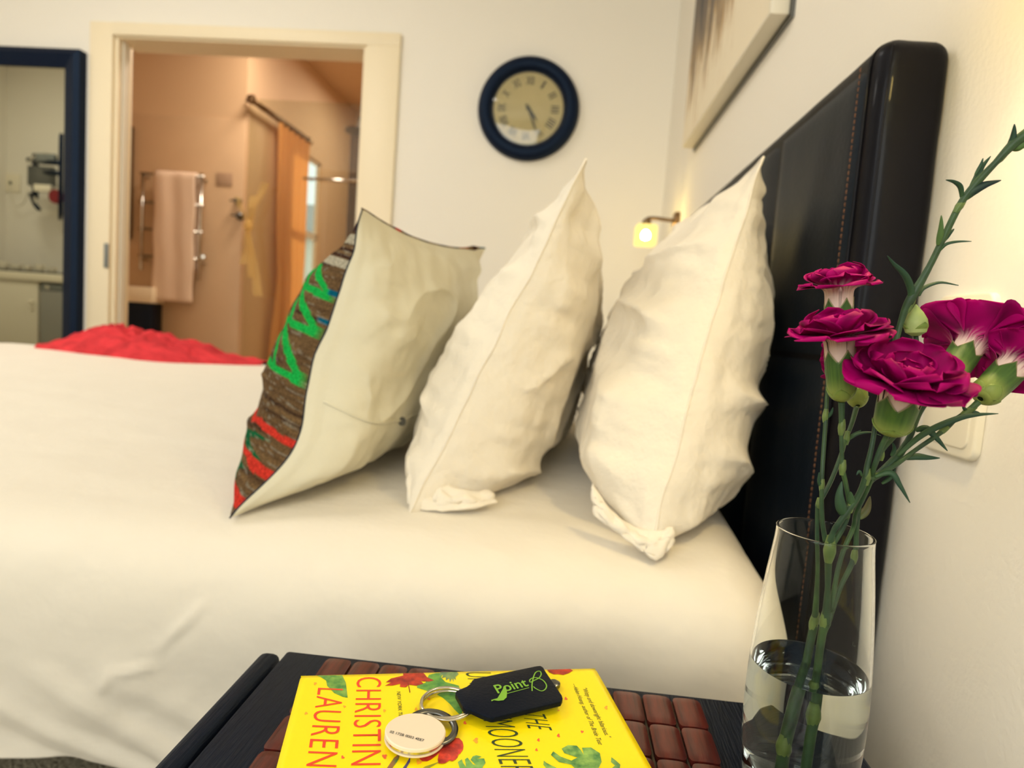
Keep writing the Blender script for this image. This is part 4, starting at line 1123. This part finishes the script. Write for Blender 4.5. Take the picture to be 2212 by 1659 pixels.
# ================================================================== GLASS VASE WITH WATER
VC = Vector((.160, .382, 0))
vs_ = thing('glass_vase', 'clear tapered glass vase half filled with water on the nightstand', 'vase', (VC.x, VC.y, ZT))
po = [(-.1065, .0262), (-.115, .0268), (-.135, .0290), (-.155, .0309), (-.175, .0324), (-.195, .0334), (-.215, .0337), (-.235, .0330), (-.255, .0312), (-.268, .0290), (-.2738, .0262)]
def rad_at(z):
    for i in range(len(po)-1):
        if po[i][0] >= z >= po[i+1][0]:
            t = (po[i][0]-z)/(po[i][0]-po[i+1][0]); return po[i][1]+(po[i+1][1]-po[i][1])*t
    return po[-1][1]
sp_ = smoothpath([(r, 0, z) for z, r in po], 4)
th = .0013
prof_ = [(p.x, p.z) for p in sp_]
inner = [(r-th, z) for r, z in prof_ if z > -.262]
rim_ = [(prof_[0][0]-th*.5-th*.75*cos(a), prof_[0][1]+th*.75*sin(a)) for a in [pi*(1-k/6) for k in range(1, 6)]]
full = [(.0002, -.2746), (.022, -.2748), (.0252, -.2746)]+prof_[::-1]+rim_+inner+[(.022, -.2645), (.0002, -.2655)]
gb = lathe('glass_body', [(r, z+H) for r, z in full], VC, 'glass', vs_, 96, ang=None)
WZ = -.188
wp = [(.0002, -.2653), (.022, -.2643)]
zi_ = [z for r, z in prof_ if -.262 < z < WZ]
wp = [(.0002, -.2655), (.022, -.2645)]+[(rad_at(z)-th+.00012, z) for z in sorted(zi_)]+[(rad_at(WZ)-th+.00012, WZ+.0005), (rad_at(WZ)-th-.0012, WZ), (.0002, WZ)]
wb = lathe('water', [(r, z+H) for r, z in wp], VC, 'water', vs_, 96, ang=30)

for o_ in (gb, wb):
    bm = bmesh.new(); bm.from_mesh(o_.data); bmesh.ops.recalc_face_normals(bm, faces=bm.faces[:])
    if bm.calc_volume(signed=True) < 0: bmesh.ops.reverse_faces(bm, faces=bm.faces[:])
    bm.to_mesh(o_.data); bm.free()
# ================================================================== CARNATIONS
S1, S2, S3 = srgb((38, 62, 50)), srgb((78, 106, 54)), srgb((124, 140, 74))
def Q(p, Y=None):
    if Y is None: Y = .376
    if len(p) == 3: return ty(p[0], p[1], p[2])
    return ty(p[0], p[1], Y)
def pxr(w_, Y): return w_/F*Y*.5
def stem(par, pts, widths, nm='stem', n=8, light=0):
    P_ = [Q(p) for p in pts]; N = 6
    sp = smoothpath(P_, N)
    R_ = []
    for i in range(len(sp)):
        q = i/N; a = min(len(widths)-1, int(q)); b = min(len(widths)-1, a+1); w_ = widths[a]+(widths[b]-widths[a])*(q-a)
        R_.append(pxr(w_, sp[i].y))
    o = tube(nm, sp, R_, 'stem', par, n)
    cols = []
    for i in range(len(sp)):
        for k in range(n):
            g = .5+.5*noise.noise(sp[i]*90); cols.append(lerp3(S1, S2, min(1, max(0, g*.8+light))))
    setcol(o, cols); return o
def node_(par, p, w_, d=(0, 0, 1)):
    c = Q(p); r = pxr(w_, c.y); d = Vector(d).normalized()
    o = lathe('node', [(r*.5, -r*1.7), (r*.72, -r*.8), (r*.86, 0), (r*.78, r*.9), (r*.55, r*2.2)], c, 'stem', par, 10, d)
    setcol(o, [lerp3(S3, S2, .5+.5*noise.noise(v.co*200)) for v in o.data.vertices])
def leaf(par, pts, wmax, twist=0.0, col=None, base=.35):
    P_ = smoothpath([Q(p) for p in pts], 7); L = len(P_); V = []; Fc = []; cols = []
    n = 4
    for i, p in enumerate(P_):
        t = i/(L-1)
        d = (P_[min(i+1, L-1)]-P_[max(i-1, 0)]).normalized(); view = (p-ORG).normalized()
        side = d.cross(view).normalized(); nrm = side.cross(d).normalized()
        sd = (side*cos(twist+t*.5)+nrm*sin(twist+t*.5))
        nm_ = sd.cross(d).normalized()
        w_ = pxr(wmax, p.y)*(base+(1-base)*sin(min(1, t*2.2)*pi/2))*max(.04, (1-t**2.6))
        for k in range(n+1):
            s_ = k/n*2-1
            V.append(p+sd*w_*s_+nm_*w_*.45*(abs(s_)-.4)); cols.append(lerp3(col or srgb((38, 66, 50)), S2, .55*(1-t)**3+.15*(abs(s_) < .1)))
    for i in range(L-1):
        for k in range(n): Fc.append((i*(n+1)+k, i*(n+1)+k+1, (i+1)*(n+1)+k+1, (i+1)*(n+1)+k))
    o = ob('leaf', (V, Fc), 'leaf', par); setcol(o, cols)
    s_ = o.modifiers.new('s', 'SOLIDIFY'); s_.thickness = .00035
    return o
PM, PD, PL, PW = srgb((168, 0, 98)), srgb((80, 0, 44)), srgb((188, 6, 104)), srgb((222, 196, 182))
def petal(par, c, ax_, ang, open_, clw, R_, wd, r0, ruf, white, rs, cup=0.0, curl=0.0):
    ax_ = ax_.normalized(); a = ax_.orthogonal().normalized(); b = ax_.cross(a)
    rd = a*cos(ang)+b*sin(ang); tn_ = ax_.cross(rd)
    nu, nv = 16, 20; V = []; cols = []
    Lt = clw+R_; tc0 = clw/Lt
    path = []; pos = Vector((r0, 0))
    for j in range(nv+1):
        t = j/nv
        th_ = open_*sm(tc0*.75, tc0+.22, t)+cup*max(0, t-tc0-.3)+.05
        path.append(pos.copy()); pos = pos+Vector((sin(th_), cos(th_)))*(Lt/nv)
    for j in range(nv+1):
        t = j/nv; pr_, ph = path[j]
        j2 = min(nv, j+1); j1 = max(0, j-1); dd = (path[j2]-path[j1]).normalized()
        nrm2 = Vector((-dd.y, dd.x))
        q = max(0, (t-tc0)/(1-tc0))
        w_ = r0*.62+(wd-r0*.62)*sm(0, .62, q)
        if q > .62: w_ *= sqrt(max(.0, 1-((q-.62)/.385)**2.4))
        for i in range(nu+1):
            s_ = i/nu*2-1
            k = ruf*q*(sin(s_*3.2+rs*6)+.45*sin(s_*7+rs*11)+.12*sin(s_*23+rs*31)*q)
            k += curl*wd*s_*s_*q
            an2 = s_*w_/max(r0, .001)
            # the claw wraps round the throat, the blade is free
            f_ = sm(0, .35, q)
            wr_ = rd*(r0*(cos(min(1.2, max(-1.2, an2)))-1))*(1-f_)
            ser = 1+.018*noise.noise(Vector((s_*9, rs*9, 1)))*q+.006*sin(s_*60)*(j == nv)
            base = rd*(r0+(pr_-r0)*ser)+ax_*ph
            V.append(c+base+wr_+rd*nrm2.x*k+ax_*nrm2.y*k+tn_*s_*w_)
            st_ = noise.noise(Vector((s_*9, t*1.5, rs*7)))
            wt = 1-sm(white*.55, white*1.25, t+st_*.14) if white > 0 else 0
            cc_ = lerp3(PM, PD, max(0, min(1, .30+.9*noise.noise(Vector((s_*2.2, t*3, rs*5)))+.18*(1-q)+.05*sin(s_*40+rs))))
            cc_ = lerp3(cc_, PL, .5*sm(.93, 1, t))
            mid = lerp3(cc_, PW, wt)
            cols.append(mid)
    Fc = [(j*(nu+1)+i, j*(nu+1)+i+1, (j+1)*(nu+1)+i+1, (j+1)*(nu+1)+i) for j in range(nv) for i in range(nu)]
    o = ob('petal', (V, Fc), 'petal', par); setcol(o, cols)
    sd_ = o.modifiers.new('s', 'SOLIDIFY'); sd_.thickness = .00022
    return o
CG1, CG2, CG3 = srgb((34, 64, 34)), srgb((86, 116, 48)), srgb((148, 158, 78))
def crad(h): return .30+.62*sin(min(1, h*3.6)*pi/2)**.7+.08*sm(.2, .8, h)
def calyx(par, base, ax_, L, r, teeth=.28):
    ax_ = ax_.normalized(); a = ax_.orthogonal().normalized(); b = ax_.cross(a)
    n = 60; nv = 18; V = []; cols = []
    for j in range(nv+1):
        t = j/nv
        for k in range(n):
            f_ = abs((((k+3)/n*5) % 1)-.5)*2
            top = 1-teeth*(f_**.85)
            h = t*top; rr = r*crad(h)*(1+.05*sm(.9, 1, h))
            if t == 0: rr = r*.2
            an = 2*pi*k/n
            V.append(base+ax_*(h*L)+(a*cos(an)+b*sin(an))*rr)
            g = .5+.5*noise.noise(Vector((k*.9, h*1.2, r*900)))
            c_ = lerp3(CG3, lerp3(CG1, CG2, max(0, min(1, g*.9+.45*(1-h)-.1))), sm(.0, .55, h))
            c_ = lerp3(c_, srgb((176, 160, 116)), .75*(t > .97 and f_ < .85)+0)
            cols.append(c_)
    Fc = [(j*n+k, j*n+(k+1) % n, (j+1)*n+(k+1) % n, (j+1)*n+k) for j in range(nv) for k in range(n)]
    o = ob('calyx', (V, Fc), 'calyx', par); setcol(o, cols)
    s_ = o.modifiers.new('s', 'SOLIDIFY'); s_.thickness = .0004; s_.offset = -1
    # bracts hugging its foot
    for q in range(4):
        an0 = q*pi/2+.4; V = []; cols = []
        for j in range(7):
            t = j/6
            for i in range(7):
                s2 = i/6*2-1; h = .02+.27*t*(1-.0*s2); rr = r*(.24 if h < .03 else crad(h))*1.06
                an = an0+s2*(1-t**1.8)*1.0
                V.append(base+ax_*(h*L)+(a*cos(an)+b*sin(an))*rr); cols.append(lerp3(CG3, CG2, t*.6+.2*abs(s2)))
        Fc = [(j*7+i, j*7+i+1, (j+1)*7+i+1, (j+1)*7+i) for j in range(6) for i in range(6)]
        o = ob('bract', (V, Fc), 'calyx', par); setcol(o, cols)
        s_ = o.modifiers.new('s', 'SOLIDIFY'); s_.thickness = .0004
def blossom(par, cb, cm, R, rs, wcal, tilt=0.0, seed=1, flat_=1.45, white=.42, inner=True, up=None, Yb=None, Ym=None, layers=None, teeth=.28):
    """cb/cm: calyx foot and mouth (image point + depth), R petal reach in px"""
    bo = bpy.data.objects.new('blossom', None); COL.objects.link(bo); bo.parent = par; bo.location = Q(cm)
    bo.matrix_parent_inverse = par.matrix_basis.inverted()
    bpy.context.view_layer.update()
    A, B_ = Q(cb), Q(cm); ax_ = B_-A; L = ax_.length; r = pxr(wcal, B_.y); Rm = R/F*B_.y
    rnd = random.Random(seed)
    class Pz: pass
    # children take the blossom's world matrix as parent inverse
    def fix(o):
        o.parent = bo; o.matrix_parent_inverse = bo.matrix_world.inverted()
    before = set(bpy.data.objects)
    calyx(bo, A, ax_, L, r, teeth)
    clw = L*(teeth+.22)
    c = B_-ax_.normalized()*L*(teeth+.08)
    lay = layers or [(5, flat_, 1.0, .70, .05, 1), (5, flat_*.80, .90, .62, .055, 1), (4, flat_*.55, .72, .52, .06, 0), (4, flat_*.30, .54, .38, .05, 0), (3, .12, .42, .26, .03, 0)]
    for li, (n, op, ll, ww, rf, wh) in enumerate(lay):
        for k in range(n):
            an = 2*pi*k/n+li*.63+rnd.uniform(-.14, .14)+seed
            rr0 = r*(.90-.14*li); Rp = max(.002, (Rm-rr0)*ll*rnd.uniform(.93, 1.08)) if li < 2 else Rm*ll*rnd.uniform(.85, 1.05)
            petal(bo, c, ax_, an, op*rnd.uniform(.88, 1.08), clw, Rp, Rm*ww*rnd.uniform(.9, 1.1), rr0, Rm*rf, white*clw/(clw+Rp)*2.2 if wh else 0, rnd.random(), cup=rnd.uniform(-.7, .5) if li < 2 else rnd.uniform(-1.6, -.4), curl=rnd.uniform(-.08, .16) if li < 2 else rnd.uniform(.12, .42))
    for o in set(bpy.data.objects)-before: fix(o)
    return bo

# --- spray one: the left stem, carrying the topmost blossom and the one behind
s1 = thing('carnation', 'thin-stemmed magenta carnation spray at the left of the vase, with the topmost bloom', 'flower', (VC.x-.01, VC.y, ZT+.012))
stem(s1, [(1690, 1740, .385), (1706, 1600, .385), (1722, 1520, .386), (1740, 1440, .388), (1752, 1380, .39), (1760, 1345, .39)], [20, 20, 21, 19, 18, 20])
node_(s1, (1705, 1600, .385), 28); node_(s1, (1758, 1347, .39), 24, (.1, 0, 1))
stem(s1, [(1760, 1345, .39), (1766, 1240, .388), (1765, 1150, .386), (1767, 1090, .386)], [16, 9, 9, 11])
stem(s1, [(1768, 1090, .386), (1795, 1039, .39), (1816, 985, .395), (1827, 949, .40), (1840, 915, .405), (1850, 880, .41)], [9, 9, 9, 8, 9, 11])
stem(s1, [(1783, 1170, .380), (1776, 1120, .380), (1775, 1046, .380), (1780, 960, .384), (1784, 902, .386), (1788, 822, .390), (1788, 770, .396), (1800, 690, .40), (1806, 676, .40)], [11, 10, 9, 9, 9, 8, 8, 9, 10])
node_(s1, (1775, 1050, .380), 14); node_(s1, (1783, 900, .386), 15); node_(s1, (1768, 1092, .386), 15); node_(s1, (1829, 948, .40), 15); node_(s1, (1787, 800, .39), 12)
leaf(s1, [(1783, 905, .386), (1795, 893, .384), (1800, 880, .383)], 7)
leaf(s1, [(1830, 948, .40), (1848, 938, .40), (1860, 930, .40)], 9)
leaf(s1, [(1830, 952, .40), (1853, 937, .398), (1880, 934, .396), (1903, 942, .394)], 9, twist=.7)
leaf(s1, [(1775, 1055, .38), (1769, 1040, .379), (1770, 1020, .378)], 7)
blossom(s1, (1811, 735, .402), (1812, 642, .400), 78, 0, 56, seed=3, flat_=1.45, white=.62, layers=[(5, 1.50, 1.0, .62, .06, 1), (5, .95, .86, .62, .06, 1), (4, .55, .74, .60, .05, 0), (3, .25, .6, .45, .04, 0)])
blossom(s1, (1853, 877, .412), (1846, 800, .432), 68, 0, 44, seed=5, flat_=1.25, white=.55, layers=[(4, 1.3, 1.0, .85, .07, 1), (4, 1.0, .9, .7, .07, 1), (3, .6, .6, .5, .06, 0)])

# --- spray two: the thick right stem with the other blossoms, the bud and the tall leafy tip
s2 = thing('carnation', 'branching magenta carnation spray with large bloom, bud and tall leafy tip, right in the vase', 'flower', (VC.x+.004, VC.y, ZT+.012))
stem(s2, [(1728, 1740, .375), (1737, 1650, .375), (1748, 1570, .376), (1755, 1530, .376), (1765, 1450, .378), (1776, 1370, .378), (1784, 1345, .378)], [18, 18, 18, 18, 17, 18, 22])
node_(s2, (1753, 1532, .376), 28); node_(s2, (1781, 1345, .378), 25)
stem(s2, [(1784, 1345, .378), (1788, 1270, .377), (1791, 1190, .376), (1800, 1150, .374), (1816, 1125, .372), (1852, 1075, .370), (1869, 1035, .368), (1874, 1005, .368), (1884, 960, .368), (1896, 887, .370), (1903, 850, .376), (1916, 800, .384), (1934, 740, .388)], [22, 12, 18, 12, 13, 13, 14, 12, 10, 10, 12, 10, 10])
node_(s2, (1792, 1190, .376), 30); node_(s2, (1872, 1032, .368), 19); node_(s2, (1838, 1095, .371), 15); node_(s2, (1903, 850, .376), 16)
stem(s2, [(1790, 1340, .382), (1815, 1270, .386), (1845, 1205, .388), (1851, 1140, .388), (1858, 1085, .388), (1880, 1040, .380), (1903, 1021, .378), (1939, 985, .380), (1965, 945, .384), (1988, 890, .390), (2030, 830, .396), (2050, 812, .398)], [14, 10, 12, 10, 10, 12, 16, 17, 12, 10, 10, 12])
node_(s2, (1846, 1203, .388), 18)
stem(s2, [(1795, 1320, .38), (1808, 1240, .381), (1822, 1190, .383), (1843, 1140, .384), (1848, 1110, .380), (1862, 1080, .376), (1880, 1040, .372), (1889, 1006, .366), (1903, 967, .364), (1918, 938, .362)], [12, 10, 10, 10, 10, 11, 11, 11, 11, 12])
stem(s2, [(1797, 1180, .376), (1826, 1130, .374), (1834, 1090, .373), (1827, 1046, .372), (1820, 1014, .371), (1819, 992, .371), (1817, 927, .371), (1818, 902, .371), (1818, 869, .371)], [12, 10, 10, 10, 10, 9, 9, 12, 14])
node_(s2, (1820, 1012, .371), 17); node_(s2, (1818, 925, .371), 18)
stem(s2, [(1874, 1032, .370), (1889, 1030, .370), (1932, 1006, .374), (1975, 974, .378), (2037, 931, .382), (2065, 905, .384), (2088, 891, .384), (2114, 868, .384)], [12, 12, 10, 9, 10, 9, 12, 13])
node_(s2, (2035, 932, .382), 14, (.7, 0, .6)); node_(s2, (2089, 890, .384), 18, (.7, 0, .6)); node_(s2, (1882, 1030, .370), 14, (.8, 0, .4))
stem(s2, [(1885, 1020, .368), (1905, 975, .372), (1940, 935, .378), (1975, 895, .386), (1985, 800, .394), (1978, 724, .394)], [9, 9, 9, 9, 9, 10])
node_(s2, (1905, 985, .372), 12)
# tall tip
stem(s2, [(1934, 740, .388), (1945, 700, .388), (1957, 665, .387), (1972, 638, .386), (2008, 575, .384), (2040, 510, .382), (2075, 440, .380), (2110, 395, .378), (2150, 352, .376), (2190, 310, .374), (2230, 280, .372)], [13, 12, 16, 20, 13, 13, 14, 16, 13, 20, 24])
node_(s2, (1965, 660, .387), 19, (.35, 0, 1)); node_(s2, (2072, 446, .380), 18, (.5, 0, 1)); node_(s2, (2160, 343, .376), 17, (.7, 0, .8))
leaf(s2, [(1962, 662, .386), (1968, 630, .384), (1955, 595, .381), (1930, 570, .380), (1917, 552, .379)], 15)
leaf(s2, [(1985, 640, .388), (1995, 622, .390), (2030, 610, .391), (2070, 617, .392)], 11, twist=.6)
leaf(s2, [(2078, 432, .380), (2075, 405, .378), (2062, 393, .377), (2043, 388, .376)], 10)
leaf(s2, [(2085, 430, .379), (2102, 412, .377), (2130, 398, .375), (2162, 390, .374)], 20, col=srgb((22, 40, 42)))
leaf(s2, [(2095, 410, .382), (2110, 385, .384), (2120, 362, .385), (2140, 338, .386)], 14)
leaf(s2, [(2106, 378, .383), (2118, 358, .383), (2124, 342, .383)], 6)
leaf(s2, [(2026, 530, .381), (2032, 500, .379), (2034, 465, .378)], 12, col=S2)
leaf(s2, [(2038, 522, .383), (2050, 505, .384), (2061, 495, .385)], 9)
leaf(s2, [(2030, 542, .382), (2045, 527, .380), (2070, 522, .379), (2098, 522, .378)], 6)
leaf(s2, [(2178, 325, .375), (2188, 300, .373), (2192, 268, .372)], 14, col=srgb((28, 56, 44)))
leaf(s2, [(2185, 322, .375), (2205, 312, .373), (2235, 300, .372)], 22, col=S2)
# other leaves
leaf(s2, [(1939, 985, .378), (1994, 938, .378), (2066, 905, .376), (2110, 896, .375), (2156, 894, .374)], 14)
leaf(s2, [(1978, 930, .384), (2000, 926, .382), (2022, 945, .380), (2046, 974, .379)], 16)
leaf(s2, [(1950, 990, .382), (1980, 986, .380), (2005, 988, .379), (2030, 990, .378)], 16, twist=.2)
leaf(s2, [(1890, 1030, .368), (1925, 1022, .365), (1945, 1050, .363), (1965, 1086, .362)], 13)
leaf(s2, [(1900, 855, .374), (1898, 828, .370), (1880, 820, .368), (1853, 830, .367)], 11)
leaf(s2, [(1832, 1120, .372), (1818, 1100, .370), (1813, 1070, .370), (1819, 1040, .371)], 24, col=srgb((46, 72, 52)))
leaf(s2, [(1840, 1092, .37), (1838, 1075, .369), (1838, 1062, .368)], 15, col=srgb((60, 86, 56)))
leaf(s2, [(1856, 1120, .388), (1872, 1100, .389), (1880, 1072, .389)], 18, col=srgb((90, 84, 54)))
leaf(s2, [(1862, 1028, .368), (1856, 1018, .367), (1850, 1026, .367)], 6)
leaf(s2, [(1905, 1045, .376), (1925, 1030, .377), (1934, 1012, .378)], 9)
leaf(s2, [(1925, 985, .374), (1932, 970, .373), (1928, 955, .372)], 8)
leaf(s2, [(2090, 890, .384), (2083, 882, .383), (2080, 874, .383)], 7); leaf(s2, [(2092, 893, .384), (2104, 890, .383), (2116, 892, .382)], 7)
# bud
bd = bpy.data.objects.new('bud', None); COL.objects.link(bd); bd.parent = s2; bd.location = Q((1978, 700, .392)); bd.matrix_parent_inverse = s2.matrix_basis.inverted()
bpy.context.view_layer.update()
A, B_ = Q((1978, 726, .392)), Q((1979, 657, .392)); r_ = pxr(45, .392); L_ = (B_-A).length
o = lathe('bud_shell', [(r_*.3, 0), (r_*.85, L_*.12), (r_, L_*.32), (r_*.92, L_*.52), (r_*.6, L_*.74), (r_*.2, L_*.92), (r_*.04, L_)], A, 'calyx', bd, 24, B_-A)
o.parent = bd; o.matrix_parent_inverse = bd.matrix_world.inverted()
setcol(o, [lerp3(srgb((112, 138, 74)), srgb((176, 184, 118)), .5+.5*noise.noise(v.co*150)) for v in o.data.vertices])
for q in range(3):
    axd = (B_-A).normalized(); a_ = axd.orthogonal().normalized(); b_ = axd.cross(a_); V = []; cols = []
    for j in range(7):
        t = j/6
        for i in range(7):
            s_2 = i/6*2-1; an = q*2*pi/3+s_2*(1-t**1.8)*1.1; h = .02+.42*t
            rr = r_*1.06*(.3+.72*sin(min(1, h*2.6)*pi/2))
            V.append(A+axd*h*L_+(a_*cos(an)+b_*sin(an))*rr); cols.append(lerp3(CG3, CG2, .3+.5*t))
    oo = ob('bract', (V, [(j*7+i, j*7+i+1, (j+1)*7+i+1, (j+1)*7+i) for j in range(6) for i in range(6)]), 'calyx', bd)
    oo.matrix_parent_inverse = bd.matrix_world.inverted(); setcol(oo, cols); mm = oo.modifiers.new('s', 'SOLIDIFY'); mm.thickness = .0004
blossom(s2, (1819, 868, .371), (1813, 752, .368), 102, 0, 60, seed=11, flat_=1.5, white=.6, teeth=.22)
blossom(s2, (1922, 937, .360), (1948, 846, .350), 122, 0, 82, seed=17, flat_=1.45, white=.45)
blossom(s2, (2043, 822, .392), (2086, 757, .410), 100, 0, 60, seed=23, flat_=1.2, white=.46, layers=[(4, 1.25, 1.0, .92, .06, 1), (4, 1.0, .92, .80, .07, 1), (4, .6, .7, .5, .06, 0)])
blossom(s2, (2117, 862, .384), (2180, 800, .396), 82, 0, 62, seed=29, flat_=1.2, white=.44, layers=[(4, 1.25, 1.0, .92, .06, 1), (4, 1.0, .92, .80, .07, 1), (4, .6, .7, .5, .06, 0)])
